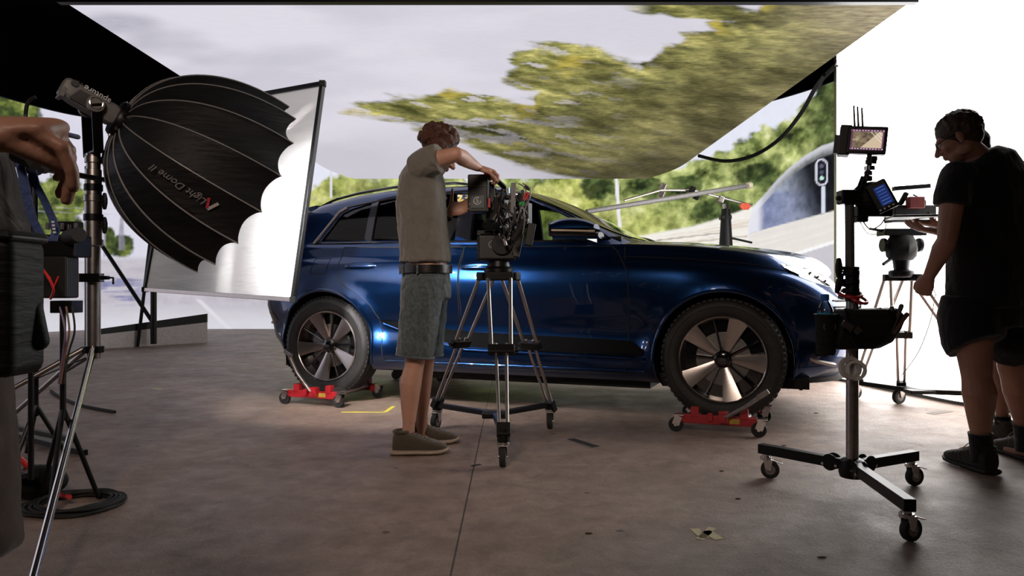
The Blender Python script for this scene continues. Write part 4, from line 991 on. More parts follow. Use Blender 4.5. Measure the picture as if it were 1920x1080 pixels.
# boom that carries the frame, on its own stand at the left edge
b0 = P(58, 312, 3.0); b1 = BL.lerp(TL, .55)+Vector((0, .03, 0))
bs = thing('boom_stand', 'black boom arm stand at the left edge, its arm running behind the lamp pole', 'stand', (b0.x, b0.y, 0))
q = MB(); q.tube([b0+(b0-b1).normalized()*.15, b1], .014, 12); q.build('boom_arm', M_black, bs)
q = MB(); q.tube([b0+(b0-b1).normalized()*.02, b0+(b1-b0).normalized()*.16], .021, 12); q.build('grip_sleeve', M_rubber, bs)
q = MB(); q.tube([(b0.x, b0.y, .12), (b0.x, b0.y, b0.z)], .011, 12); q.build('pole', M_black, bs)
q = MB(); q.cyl(b0-Vector((0, .04, 0)), b0+Vector((0, .04, 0)), .032); q.build('grip_head', M_black, bs, bevel=.003)
for p in (P(-120, 858, 3.63), P(-60, 800, 4.0), P(-80, 905, 3.2)):
    p.z = .02; q = MB(); q.beam(Vector((b0.x, b0.y, .14)), p, .022, .022); q.build('leg', M_black, bs, bevel=.002)
# silver/black feet bars of a second base next to it
fb = thing('stand_base', 'flat black T-shaped stand base on the dark floor at far left', 'stand base', (-2.55, 3.75, 0))
for a, b in ((P(-10, 802, 4.2), P(150, 838, 4.2)),):
    pass
q = MB(); a = G(-20, 812); b = G(160, 856); q.beam(Vector((a.x, a.y, .03)), Vector((b.x, b.y, .02)), .03, .03); q.build('foot_bar', M_black, fb, bevel=.003)
q = MB(); a = G(-20, 800); b = G(140, 835); q.beam(Vector((a.x, a.y, .03)), Vector((b.x, b.y, .03)), .03, .03); q.build('foot_bar', M_dgrey, fb, bevel=.003)
# ---- camera / battery cluster with a red V at the left
cb = P(118, 510, 3.05)
ck = thing('monitor_cart', 'black cluster of camera electronics with a red letter on it, left of the lamp pole', 'camera equipment', (cb.x, cb.y, 0))
q = rbox(P(112, 520, 3.05), (.11, .09, .17)); q.build('battery', M_blackp, ck, bevel=.008)
text_mesh('V', .075, Matrix.Translation(P(101, 531, 3.0)) @ Matrix.Rotation(PI/2, 4, 'X'), M_redp, ck, 'letter', .001)
q = rbox(P(120, 462, 3.08), (.16, .13, .09)); q.build('camera_body', M_black, ck, bevel=.006)
q = rbox(P(128, 425, 3.1), (.10, .05, .04)); q.build('top_plate', M_black, ck, bevel=.004)
q = MB(); q.cyl(P(128, 445, 3.02), P(148, 440, 2.95), .03, n=24); q.build('eyepiece', M_rubber, ck, bevel=.003)
for i in range(5): q = MB(); q.cyl(P(90+13*i, 418+3*(i % 2), 3.05), P(90+13*i, 430, 3.05), .008, n=10); q.build('dial', M_chrome if i % 2 else M_dgrey, ck)
q = rbox(P(125, 575, 3.05), (.09, .08, .05)); q.build('base_plate', M_black, ck, bevel=.003)
q = MB(); q.tube([(cb.x, cb.y, .35), (cb.x, cb.y, zat(580, 3.05))], .012, 12); q.build('post', M_black, ck)
for k in range(3):
    a = R(40+120*k); q = MB(); q.tube([(cb.x, cb.y, .40), (cb.x+.13*math.cos(a), cb.y+.13*math.sin(a), .012)], .010, 10); q.build('leg', M_black, ck)
for i, (c1, M) in enumerate((((112, 122, 118), mat('violet_cable', (.16, .11, .2), .5)), ((124, 130, 122), mat('brown_cable', (.2, .11, .08), .5)), ((135, 140, 128), M_rubber))):
    cable([P(c1[0], 575, 3.0), P(c1[1], 620, 2.98), P(c1[2], 665, 3.0), P(c1[2]-8, 720, 3.0)], .004, M, ck)
cable([P(60, 500, 2.9), P(80, 505, 2.9), P(100, 540, 2.9), P(95, 560, 2.95)], .005, M_redp, ck, 'red_cable')
# vertical thin poles of the same area
tp = thing('thin_stand', 'thin black upright stand with a hooked cable top at the left edge', 'stand', P(64, 540, 3.9)-Vector((0, 0, .89)))
q = MB(); q.tube([P(66, 330, 3.9), P(68, 780, 3.9)], 0.012, 10); q.build('pole', M_black, tp)
for k in range(3):
    a = R(20+120*k); e = P(68, 760, 3.9); q = MB(); q.tube([e, (e.x+.14*math.cos(a), e.y+.14*math.sin(a), .012)], 0.012, 10); q.build('leg', M_black, tp)
cable([P(48, 218, 3.9), P(50, 200, 3.9), P(56, 188, 3.9), P(67, 182, 3.9)], 0.010, M_rubber, tp, 'cable_hook'); q = MB(); q.tube([P(48, 215, 3.9), P(66, 335, 3.9)], 0.010, 8); q.build('bent_rod', M_black, tp)
# rope coil / cable coil on the floor
cc = G(140, 948); q = MB()
coil = thing('cable_coil', 'black coiled cable lying flat on the floor at lower left', 'cable', (cc.x, cc.y, 0))
for i in range(9):
    q = MB(); pts = []
    for k in range(49):
        a = 2*PI*k/48; r = .115+.013*(i % 5)+.006*math.sin(3*a+i); pts.append((cc.x+r*math.cos(a)*1.15, cc.y+r*math.sin(a)*1.1, .008+.012*(i//5)+.003*math.sin(5*a+i)))
    q.tube(pts, .006, 6, False); q.build('loop', M_rubber, coil)
q = MB(); q.tube([(cc.x-.10, cc.y+.04, .035), (cc.x-.02, cc.y-.0, .035)], .010, 8); q.build('red_plug', M_redp, coil)
bk = thing('sandbag', 'squat black sandbag on the floor at the left edge, behind the coiled cable', 'sandbag', G(55, 960)); c = G(62, 940)
q = MB(); q.ell((c.x-.02, c.y+.05, .07), (.13, .10, .07), None, 24, 12); q.ell((c.x-.17, c.y+.05, .06), (.11, .10, .06), None, 24, 12); bo = q.build('bag', M_nylon, bk, mods=REMESH(.012, 3))
cable([(c.x-.15, c.y+.05, .12), (c.x-.1, c.y+.02, .19), (c.x-.03, c.y+.03, .13)], .012, M_redp, bk, 'handle')
cable([G(96, 735)+Vector((0, 0, .01)), G(110, 745)+Vector((0, 0, .01)), G(150, 762)+Vector((0, 0, .01)), G(215, 775)+Vector((0, 0, .01))], .012, M_rubber, None, 'floor_cable', label='short black cable end lying on the floor left of the lamp stand')
# ---- LED wall scaffold and mirror board at the back left
sc = thing('wall_scaffold', 'thin dark braced poles standing before the street picture at the back left', 'scaffold', G(270, 648))
for a, b, r in (((283, 440), (258, 650), .025), ((288, 520), (288, 645), .045), ((178, 440), (290, 610), .03)):
    q = MB(); q.tube([P(*a, 11.3), P(*b, 11.3)], r, 10); q.build('pole', M_black, sc)
q = MB(); a = P(166, 656, 10.5); q.tube([Vector((a.x, a.y, 0)), Vector((a.x, a.y, 2.6))], .05, 10); q.build('pole', M_black, sc)
pl = thing('mirror_board', 'long low reflective board on the floor in front of the screen at the back left', 'board', G(290, 647))
a = G(388, 642); b = G(172, 655)
q = MB(); q.add([(b.x, b.y, 0), (a.x, a.y, 0), (a.x, a.y, .33), (b.x, b.y, .20), (b.x, b.y+.02, 0), (a.x, a.y+.02, 0), (a.x, a.y+.02, .33), (b.x, b.y+.02, .20)], [(0, 1, 2, 3), (4, 5, 6, 7), (0, 1, 5, 4), (1, 2, 6, 5), (2, 3, 7, 6), (3, 0, 4, 7)])
q.build('panel', mat('pale_board', (.42, .38, .36), .3, .4), pl, smooth=0)
q = MB(); q.add([(b.x, b.y-.01, .20), (a.x, a.y-.01, .33), (a.x, a.y-.01, .47), (b.x, b.y-.01, .28), (b.x, b.y+.03, .20), (a.x, a.y+.03, .33), (a.x, a.y+.03, .47), (b.x, b.y+.03, .28)], [(0, 1, 2, 3), (4, 5, 6, 7), (0, 1, 5, 4), (1, 2, 6, 5), (2, 3, 7, 6), (3, 0, 4, 7)])
q.build('dark_cap', M_black, pl, smooth=0)
# ================================================================ tripods
def tripod(t, top, feet, head_w=.13, tube=.011, M=M_alu, mid=.52):
    """two-stage tripod with paired tubes; top: crown centre, feet: list of points"""
    top = Vector(top)
    q = MB(); q.lathe([(.075, -.03), (.085, -.02), (.085, .012), (.072, .022)], top, (0, 0, 1), 40); q.build('crown', M_black, t)
    for f_ in feet:
        f_ = Vector(f_); h = Vector((f_.x-top.x, f_.y-top.y, 0)).normalized(); sd = Vector((-h.y, h.x, 0)); a = top+h*.085-Vector((0, 0, .02)); ax_ = (f_-a); m_ = a+ax_*mid; lo_ = a+ax_*(mid-.04)
        q = MB(); q.box(a+Vector((0, 0, -.012)), (.05, head_w+.03, .05), rotto(h)); q.build('leg_hinge', M_black, t, bevel=.008)
        for s in (-1, 1):
            q = MB(); q.tube([a+sd*s*head_w/2, m_+sd*s*head_w*.40], tube, 12); q.build('upper_tube', M, t)
            q = MB(); q.tube([lo_+sd*s*head_w*.22, f_+sd*s*head_w*.15], tube*.85, 12); q.build('lower_tube', M, t)
        q = MB(); q.box(m_, (.05, head_w*.95+.02, .045), rotto(ax_)) ; q.cyl(m_+sd*(head_w*.5), m_+sd*(head_w*.5+.03), .016, n=12); q.build('leg_lock', M_black, t, bevel=.006)
        q = MB(); q.box(f_, (.07, .07, .045), rotto(ax_)); q.build('leg_foot', M_black, t, bevel=.006)
fts = [P(820, 755, 4.72), P(1032, 762, 4.74), P(944, 806, 3.74)]
top1 = P(935, 508, 4.38)
tr1 = thing('tripod', 'silver-legged camera tripod on a three-wheeled spreader beside the man in the grey T-shirt', 'tripod', (top1.x, top1.y, 0))
tripod(tr1, top1, fts)
hub = Vector((P(928, 775, 4.35).x, 4.38, .15))
q = rbox(hub, (.15, .13, .035)); q.build('spreader_hub', M_black, tr1, bevel=.008)
q = MB(); q.box(hub+Vector((0, 0, .02)), (.12, .05, .006)); q.build('hub_plate', M_dgrey, tr1, bevel=.002)
for f_ in fts:
    d = Vector((f_.x, f_.y, .15)); q = MB(); q.beam(hub, d, .035, .03); q.build('spreader_arm', M_black, tr1, bevel=.004)
    q = MB(); q.cyl((f_.x, f_.y, .12), (f_.x, f_.y, f_.z+.01), .032, n=20); q.build('foot_cup', M_black, tr1, bevel=.004)
    caster(tr1, f_.x, f_.y, .13, .05, {0: 250, 1: 260, 2: 265}[fts.index(f_)], False, M_steel)
# second tripod, right
ft2 = [P(1608, 735, 6.0), P(1690, 752, 5.75), P(1862, 742, 5.35)]
ft2 = [Vector((p.x, p.y, .14)) for p in ft2]; top2 = P(1690, 512, 5.35)
tr2 = thing('tripod', 'silver-legged tripod against the white screen wall, left of the man in black', 'tripod', (top2.x, top2.y, 0))
tripod(tr2, top2, ft2, .14, .013, M_alu)
hub2 = Vector((P(1735, 735, 5.5).x, 5.55, .12)); q = rbox(hub2, (.22, .12, .03)); q.build('spreader_hub', M_black, tr2, bevel=.008)
for i, f_ in enumerate(ft2):
    q = MB(); q.beam(hub2, Vector((f_.x, f_.y, .13)), .04, .035); q.build('spreader_arm', M_black, tr2, bevel=.004)
    caster(tr2, f_.x, f_.y, .12, .055, 200, False, M_steel)
# ================================================================ main camera
def logo(parent, c, x, y, r, Mp=None):
    Mp = Mp or M_white; B = basis(c, x, y); q = MB(); pts = []
    for k in range(40):
        a = R(60+ 300*k/39); pts.append(B @ Vector((r*math.cos(a), r*math.sin(a), 0)))
    q.tube(pts, r*.12, 6); q.build('logo_ring', Mp, parent); text_mesh('S', r*1.7, B, Mp, parent, 'logo_letter', .001)
D0 = 4.38; hz = top1.z
hd = thing('fluid_head', 'black geared camera head on top of the silver tripod, under the cinema camera', 'camera head', (top1.x, top1.y, hz+.022))
cx = top1.x
q = MB(); q.cyl((cx, D0, hz+.022), (cx, D0, hz+.06), .07, .06, 32); q.build('base', M_black, hd, bevel=.004)
q = rbox((cx-.01, D0, hz+.135), (.22, .16, .15)); q.build('body', M_blackp, hd, bevel=.015)
for s in (-1, 1):
    q = MB(); q.cyl((cx+.02, D0+s*.08, hz+.15), (cx+.02, D0+s*.10, hz+.15), .06, n=36); q.build('side_drum', M_black, hd, bevel=.004)
for k in range(6):
    q = MB(); q.cyl((cx-.125, D0-.05, hz+.07+.028*k), (cx-.105, D0-.05, hz+.07+.028*k), .011, n=12); q.build('screw', M_black, hd)
q = rbox((cx+.11, D0-.02, hz+.15), (.05, .12, .14), Matrix.Rotation(.2, 3, 'Y')); q.build('side_bracket', M_dgrey, hd, bevel=.006)
q = rbox((cx-.0, D0, hz+.222), (.25, .12, .022)); q.build('top_plate', M_black, hd, bevel=.004)
q = MB(); q.tube([(cx+.10, D0-.07, hz+.23), (cx+.18, D0-.12, hz+.27)], .013, 12); q.build('pan_handle_mount', M_black, hd)
q = MB(); q.tube([(cx-.03, D0-.10, hz+.25), (cx+.16, D0-.16, hz+.33)], .014, 12); q.build('pan_handle', M_rubber, hd)
logo(hd, (cx-.035, D0-.083, hz+.15), (1, 0, 0), (0, 0, 1), .020, M_print)
cz = hz+.235
cmr = thing('cinema_camera', 'black cinema camera with stacked battery, top handle and tangled cables on the tripod', 'camera', (cx, D0, cz))
fw = Vector((.38, .925, 0)); sdv = Vector((.925, -.38, 0)); Rm = rotto(fw)
cc_ = Vector((cx+.01, D0, cz))
def cp(f, s, z): return cc_+fw*f+sdv*s+Vector((0, 0, z))
q = rbox(cp(0, 0, .02), (.30, .10, .03), Rm); q.build('base_plate', M_black, cmr, bevel=.004)
for s in (-.035, .035): q = MB(); q.tube([cp(-.16, s, .035), cp(.30, s, .035)], .0075, 10); q.build('rod', M_black, cmr)
q = rbox(cp(.0, 0, .12), (.17, .12, .14), Rm); q.build('camera_body', M_blackp, cmr, bevel=.008)
q = MB(); q.lathe([(.045, 0), (.05, .01), (.05, .06), (.056, .07), (.056, .10), (.05, .105), (.05, .14), (.058, .15)], cp(.09, 0, .125), fw, 40); q.build('lens', M_black, cmr)
q = rbox(cp(.27, 0, .125), (.07, .17, .13), Rm); q.build('matte_box', M_blackp, cmr, bevel=.006)
bt = P(898, 364, 4.28)
q = rbox(bt, (.115, .10, .215), Matrix.Rotation(-.12, 3, 'Z')); bat = q.build('battery_pack', M_blackp, cmr, bevel=.008)
q = rbox(bt+Vector((.0, -.004, .04)), (.118, .10, .004), Matrix.Rotation(-.12, 3, 'Z')); q.build('battery_seam', M_dgrey, cmr)
q = rbox(bt+Vector((.06, -.03, -.055)), (.012, .03, .055)); q.build('red_latch', M_redp, cmr, bevel=.003)
q = rbox(bt+Vector((-.005, -.0535, -.05)), (.075, .004, .07), Matrix.Rotation(-.12, 3, 'Z')); q.build('battery_label', mat('dark_teal_label', (.015, .04, .045), .4), cmr)
logo(cmr, bt+Vector((-.006, -.058, -.045)), (1, -.12, 0), (0, 0, 1), .020)
q = rbox(bt+Vector((.05, .06, -.01)), (.08, .08, .17)); q.build('battery_mount', M_black, cmr, bevel=.006)
h0 = P(914, 323, 4.22); h1 = P(945, 350, 4.28); h2 = P(955, 372, 4.3)
q = MB(); q.tube([h0, h1], [(.018, .014)]*2, 14, round_=True); q.build('top_handle', M_black, cmr)
q = rbox(h0+Vector((-.005, -.012, .0)), (.03, .03, .03)); q.build('handle_button', M_redp, cmr, bevel=.004)
q = MB(); q.tube([h1, h2, cp(-.02, 0, .19)], .012, 10); q.tube([h0, h0+Vector((.01, .04, -.03)), bt+Vector((.03, .04, .10))], .011, 10); q.build('handle_bracket', M_black, cmr)
random.seed(4)
Ms = [M_black, M_dgrey, M_blackp, M_steel]
for i in range(34):   # accessories: boxes, connectors, brackets packed around the body
    px = random.uniform(922, 990); py = random.uniform(352, 452); d = random.uniform(4.18, 4.34)
    sz = [random.uniform(.014, .05) for _ in range(3)]; Mr = Matrix.Rotation(random.uniform(-.7, .7), 3, 'Y') @ Matrix.Rotation(random.uniform(-.6, .6), 3, 'Z')
    if i % 3 == 0: q = MB(); p = P(px, py, d); dv = Mr @ Vector((0, 0, .03)); q.cyl(p-dv, p+dv, random.uniform(.006, .012), n=12)
    else: q = rbox(P(px, py, d), sz, Mr)
    q.build('connector' if i % 3 == 0 else 'accessory_box', Ms[random.choice((0, 0, 1, 2, 2, 3) if i % 3 else (1, 3))], cmr, bevel=.003)
for i in range(14):
    a = P(random.uniform(925, 960), random.uniform(350, 400), 4.17); b = P(random.uniform(930, 990), random.uniform(400, 450), 4.17); m_ = (a+b)/2+Vector((random.uniform(-.05, .07), -.04, random.uniform(-.07, .04)))
    cable([a, m_, b], random.choice((.003, .004, .005)), random.choice((M_rubber, M_black, M_dgrey)), cmr)
q = rbox(P(962, 375, 4.15), (.028, .02, .19), Matrix.Rotation(.03, 3, 'Y')); q.build('wireless_antenna_box', M_grey, cmr, bevel=.004)
q = rbox(P(955, 357, 4.14), (.006, .004, .03)); q.build('indicator_light', mat('blue_led', (.3, .5, .9), .4, emit=(.5, .75, 1), es=1.2), cmr)
for dx in (0, 8):
    pts = [P(970+dx, 415, 4.12), P(976+dx, 392, 4.10), P(986+dx, 368, 4.10), P(984+dx, 352, 4.12), P(972+dx, 344, 4.14)]
    cable(pts, .0035, M_grey, cmr); c = P(984+dx*.6, 368, 4.10); q = MB(); q.cyl(c-Vector((.008, 0, .02)), c+Vector((.008, 0, .02)), .007, n=12); q.build('red_connector', M_redp, cmr)
    c = P(976+dx*.6, 382, 4.10); q = MB(); q.cyl(c-Vector((.004, 0, .008)), c+Vector((.004, 0, .008)), .007, n=12); q.build('green_connector', mat('green_plastic', (.02, .45, .08), .4), cmr)
cable([P(980, 385, 4.1), P(984, 410, 4.08), P(980, 440, 4.12)], .004, M_grey, cmr)
q = MB(); q.tube([P(962, 450, 4.15), P(985, 412, 4.12)], .020, 12); q.build('grip_arm', M_rubber, cmr)
q = rbox(P(994, 440, 4.15), (.045, .05, .125), Matrix.Rotation(.18, 3, 'Y')); q.build('side_monitor', M_blackp, cmr, bevel=.006); q = MB(); q.tube([P(970, 422, 4.15), P(996, 424, 4.15)], .014, 10); q.build('monitor_arm', M_black, cmr)
# onboard monitor the operator steadies with his left hand
mc = P(874, 376, 4.42); q = rbox(mc, (.115, .022, .085), Matrix.Rotation(-.05, 3, 'Z')); om = q.build('onboard_monitor', M_black, cmr, bevel=.004)
small_screen(mc+Vector((0, -.0125, 0)), (1, -.05, 0), (0, 0, 1), .10, .066, house_pic, om)
# ================================================================ rolling monitor stand on the right
SX, SY = P(1598, 600, 3.18).x, 3.18
rs_ = thing('rolling_stand', 'three-legged rolling stand with a steel pole and rubber casters, front right', 'stand', (SX, SY, 0))
q = MB(); q.cyl((SX, SY, .16), (SX, SY, zat(560, SY)), .025, n=28); q.build('lower_pole', M_steel, rs_)
q = MB(); q.cyl((SX, SY, zat(565, SY)), (SX, SY, zat(500, SY)), .028, n=28); q.build('pole_collar', M_black, rs_, bevel=.003)
q = MB(); q.cyl((SX-.01, SY, zat(500, SY)), (SX-.012, SY, zat(378, SY)), .019, n=24); q.build('upper_pole', M_dgrey, rs_)
for py, dz in ((512, 0), (528, 0), (545, 0)): q = MB(); q.cyl((SX-.005, SY, zat(py, SY)-.012), (SX-.005, SY, zat(py, SY)+.012), .034, n=24); q.build('collar', M_black, rs_, bevel=.003)
knob(rs_, (SX-.03, SY, zat(503, SY)), (-1, -.2, 0), .022, .03); knob(rs_, (SX-.03, SY, zat(535, SY)), (-1, -.2, .3), .022, .03)
q = MB(); q.lathe([(.05, 0), (.055, .02), (.05, .07), (.035, .08)], (SX, SY, .085), (0, 0, 1), 28); q.build('hub', M_black, rs_, bevel=.003)
legs = [P(1436, 850, 3.50), P(1708, 852, 3.36), P(1700, 946, 2.62)]
for i, p in enumerate(legs):
    p = Vector((p.x, p.y, .135)); o = Vector((SX, SY, .135)); d = (p-o).normalized(); q = MB(); q.beam(o+d*.03, p+d*.03, .042, .044); q.build('leg', M_black, rs_, bevel=.002)
    sd = Vector((-d.y, d.x, 0))
    for s in (-1, 1): q = MB(); q.cyl(o+d*.09+sd*s*.018, o+d*.09+sd*s*.024, .036, n=24); q.build('hinge_plate', M_black, rs_, bevel=.002)
    for k in (.06, .12): q = MB(); q.cyl(o+d*k-sd*.028+Vector((0, 0, -.01)), o+d*k+sd*.028+Vector((0, 0, -.01)), .006, n=10); q.build('bolt', M_chrome, rs_)
    caster(rs_, p.x-d.x*.0, p.y-d.y*.0, .12, .042, (-20, 15, 20)[i])
# grip head, monitor
mk = thing('production_monitor', 'black-cased monitor with three antennas and a lit road picture, top of the rolling stand', 'monitor', P(1600, 378, SY))
g0 = P(1592, 370, SY); q = rbox(g0, (.085, .06, .06)); q.build('grip_head', M_black, mk, bevel=.006)
q = MB(); q.tube([P(1568, 372, SY), P(1590, 370, SY)], [.008, .02], 12); q.build('grip_spigot', M_black, mk)
q = MB(); q.tube([g0, P(1612, 352, SY), P(1620, 332, SY)], .013, 10); q.build('support_arm', M_black, mk)
q = MB(); q.tube([P(1620, 345, SY), P(1626, 325, SY), P(1631, 305, SY), P(1630, 290, SY)], .0095, 12); q.build('joint_arm', M_black, mk)
for py in (335, 325, 316, 304, 298): q = MB(); c = P(1630-(py-316)*.25, py, SY); q.cyl(c-Vector((0, 0, .009)), c+Vector((0, 0, .009)), .016+.006*((py//3) % 2), n=16); q.build('ball_joint', M_black if py != 316 else M_chrome, mk)
mr_ = Matrix.Rotation(-.35, 3, 'Z') @ Matrix.Rotation(R(6), 3, 'Y') @ Matrix.Rotation(R(-3), 3, 'X')
mcn = P(1625, 264, SY); xx_ = mr_ @ Vector((1, 0, 0)); zz_ = mr_ @ Vector((0, 0, 1)); nn_ = mr_ @ Vector((0, -1, 0))
q = rbox(mcn, (.155, .035, .118), mr_); mo = q.build('monitor_case', M_black, mk, bevel=.005)
small_screen(mcn+nn_*.0182, xx_, zz_, .128, .088, road_pic, mo, es=1.15)
q = rbox(mcn-xx_*.085-nn_*.02, (.045, .06, .13), mr_); q.build('receiver', M_black, mk, bevel=.004)
q = rbox(mcn-xx_*.10-nn_*.05-zz_*.01, (.05, .04, .08), mr_); q.build('battery', M_blackp, mk, bevel=.004)
for k, px in enumerate((1601, 1608, 1616)):
    q = MB(); a = P(px+1.5, 240, SY); b = P(px, 198+2*k, SY); q.tube([a, b], [.005, .0035], 8); q.build('antenna', M_black, mk)
# transmitter / phone unit hung below
rc = thing('camera_controller', 'black handheld controller with a small blue screen, clamped below the monitor', 'controller', P(1640, 400, SY))
q = MB(); q.ell(P(1632, 372, SY+.05), (.065, .05, .075), Matrix.Rotation(.4, 3, 'Y'), 24, 14); q.build('pouch', M_nylon, rc)
rm = Matrix.Rotation(-.5, 3, 'Z') @ Matrix.Rotation(-.45, 3, 'Y'); c = P(1653, 368, SY-.02)
q = rbox(c, (.085, .025, .13), rm); u_ = q.build('body', M_black, rc, bevel=.008)
small_screen(c+rm @ Vector((.008, -.0135, .0)), rm @ Vector((1, 0, 0)), rm @ Vector((0, 0, 1)), .048, .085, ui_pic, u_, es=.55)
for k in range(4): p = c+rm @ Vector((-.03+.018*k, -.014, -.054)); q = MB(); q.cyl(p, p+rm @ Vector((0, -.004, 0)), .004, n=10); q.build('button', M_white, u_)
q = rbox(P(1636, 398, SY+.04), (.15, .05, .04)); q.build('bracket', M_black, rc, bevel=.004)
q = rbox(P(1612, 402, SY+.06), (.05, .06, .07)); q.build('battery', M_black, rc, bevel=.004)
cable([P(1618, 415, SY+.05), P(1632, 430, SY+.05), P(1650, 422, SY+.05), P(1660, 408, SY+.05)], .003, M_grey, rc); cable([P(1612, 415, SY+.05), P(1628, 438, SY+.05), P(1655, 436, SY+.05), P(1662, 420, SY+.05)], .002, mat('pale_cable', (.5, .42, .34), .5), rc)
# tool pouch
bg = thing('tool_pouch', 'black canvas tool pouch with marker pens, strapped to the rolling stand pole', 'bag', P(1630, 655, SY-.03))
q = MB(); rg = []
for z, w0, w1, dy in ((0, -.055, .13, .035), (.03, -.062, .185, .055), (.08, -.055, .215, .065), (.13, -.045, .235, .07), (.17, -.04, .20, .07)):
    zz0 = zat(655, SY-.03)+z; b0_ = SX-.035; rg.append([(b0_+w0, SY-.03-dy, zz0), (b0_+w0*.3+w1*.7, SY-.04-dy*1.15, zz0+.003), (b0_+w1, SY-.03-dy*.5, zz0+.006), (b0_+w1, SY-.03+dy*.6, zz0+.006), (b0_+w0, SY-.02+dy*.4, zz0)])
q.loft(rg); q.build('bag_body', M_nylon, bg, bevel=.012, smooth=60)
q = MB(); q.tube([P(1600, 560, SY-.02), P(1612, 590, SY-.08), P(1650, 580, SY-.09), P(1688, 600, SY-.05)], .009, 8); q.build('rim', M_black, bg)
q = MB(); q.beam(P(1580, 605, SY-.13), P(1598, 617, SY-.13), .006, .026, (0, 0, 1)); q.beam(P(1604, 616, SY-.13), P(1612, 624, SY-.13), .006, .028, (0, 0, 1)); q.build('strap_buckle', M_alu, bg)
for a, b, M in (((1672, 622), (1690, 574), M_dgrey), ((1664, 620), (1676, 584), M_black), ((1676, 624), (1700, 590), mat('brown_handle', (.12, .05, .03), .5)), ((1660, 600), (1672, 578), M_alu)):
    q = MB(); q.tube([P(*a, SY-.1), P(*b, SY-.1)], [.006, .010], 10, round_=True); q.build('marker_pen', M, bg)
cable([P(1585, 578, SY-.1), P(1600, 640, SY-.1), P(1618, 650, SY-.1)], .006, M_black, bg, 'strap')
# red tape rings above the pouch
rt = MB(); c = P(1594, 551, SY); rt.torus(c, (0, -.35, 1), .045, .008, 36, 8); o = rt.build('tape_roll', M_red); tag(o, 'thin dark red tape roll hooked flat around the stand pole above the pouch', 'tape')
rt = MB(); c = P(1608, 560, SY-.02); rt.torus(c, (.3, -.5, 1), .040, .007, 36, 8); o = rt.build('tape_roll', M_red); tag(o, 'dark red tape roll tilted against the pouch, lower of the two red rolls', 'tape')
for (px, py, tl, rr, lb_) in ((1594, 690, .15, .048, 'white tape roll hanging on the lower pole, left of its twin'), (1604, 694, -.35, .044, 'white tape roll hanging on the lower pole, right of its twin')):
    c = P(px, py, SY-.055); q = MB(); ax3 = Vector((tl, -1, .2)); q.lathe([(rr*.66, -.010), (rr, -.010), (rr, .010), (rr*.66, .010), (rr*.66, -.010)], c, ax3, 40, False); o = q.build('tape_roll', mat('white_tape', (.55, .52, .5), .5)); tag(o, lb_, 'tape')
# cup holder with water bottle
ch = thing('cup_holder', 'black cup holder bag on the left of the stand pole, holding the water bottle', 'cup holder', P(1548, 662, SY-.02))
q = MB(); c = P(1549, 665, SY-.02); q.lathe([(.036, 0), (.040, .01), (.043, .155), (.050, .165), (.050, .172), (.040, .172), (.038, .16), (.036, .012)], c, (0, 0, 1), 32); q.build('holder', M_nylon, ch)
q = MB(); q.torus(c+Vector((-.0, -.035, .12)), (.0, -1, 0), .024, .002, 24, 6); q.build('emblem', mat('brown_print', (.18, .09, .05), .5), ch)
q = MB()
for pz in (598, 640): q.beam(P(1560, pz, SY-.02), P(1596, pz, SY-.01), .02, .015)
q.build('bracket', M_black, ch, bevel=.003)
wb = thing('water_bottle', 'clear plastic water bottle with blue cap and blue label, sitting in the cup holder', 'bottle', P(1547, 612, SY-.02))
c = P(1547, 630, SY-.02); k = SY/1400
M_pet = glass('clear_plastic', (.96, .98, 1), .9, .05)
q = MB(); q.lathe([(.030, 0), (.033, .01), (.033, .10), (.031, .115), (.020, .138), (.013, .150), (.013, .165)], c, (0, 0, 1), 32); q.build('bottle_shell', M_pet, wb)
q = MB(); q.lathe([(.0335, .05), (.0335, .098)], c, (0, 0, 1), 32, False); q.build('label', mat('blue_label', (.03, .3, .5), .4), wb)
q = MB(); q.prism([(0, 0), (.016, .002), (.016, .014), (0, .012)], lambda u, v, w_: c+Vector((u, -w_, .055+v)), .033, .0345); q.prism([(.012, .02), (.022, .02), (.022, .034), (.012, .034)], lambda u, v, w_: c+Vector((u*.9, -w_, .055+v)), .030, .0335); q.build('label_print', mat('yellow_print', (.8, .6, .1), .4), wb, smooth=0)
q = MB(); q.lathe([(.016, .150), (.0165, .152), (.0165, .174), (.014, .177)], c, (0, 0, 1), 28); q.build('cap', mat('blue_cap', (.02, .10, .35), .4), wb)
# chrome bracket bits seen between bottle and pouch
# ---- second camera on the right tripod
h2 = thing('fluid_head', 'black camera head with a pan bar on the tripod by the white wall', 'camera head', top2+Vector((0, 0, .02)))
q = MB(); q.cyl(top2+Vector((0, 0, .02)), top2+Vector((0, 0, .10)), .05, .06); q.build('base', M_black, h2, bevel=.004)
q = MB(); q.lathe([(.075, .09), (.10, .12), (.108, .17), (.104, .22), (.085, .25), (.075, .27)], top2, (0, 0, 1), 10); q.build('body', M_rubber, h2, bevel=.008)
q = rbox(top2+Vector((.0, 0, .29)), (.30, .13, .05)); q.build('top_plate', M_black, h2, bevel=.006)
for s in (-1, 1): q = MB(); q.cyl(top2+Vector((s*.115, 0, .20)), top2+Vector((s*.14, 0, .20)), .05, n=24); q.build('drag_dial', M_black, h2, bevel=.004)
q = MB(); q.tube([top2+Vector((-.1, -.05, .10)), top2+Vector((-.17, -.08, .06))], .012, 10); q.build('brake_lever', M_black, h2)
q = MB(); q.tube([top2+Vector((-.12, 0, .30)), top2+Vector((-.24, -.03, .315))], .010, 10); q.build('pan_bar_mount', M_black, h2)
c2 = thing('broadcast_camera', 'dark camera with a red battery and flat viewfinder bar, on the right-hand tripod', 'camera', top2+Vector((0, 0, .315)))
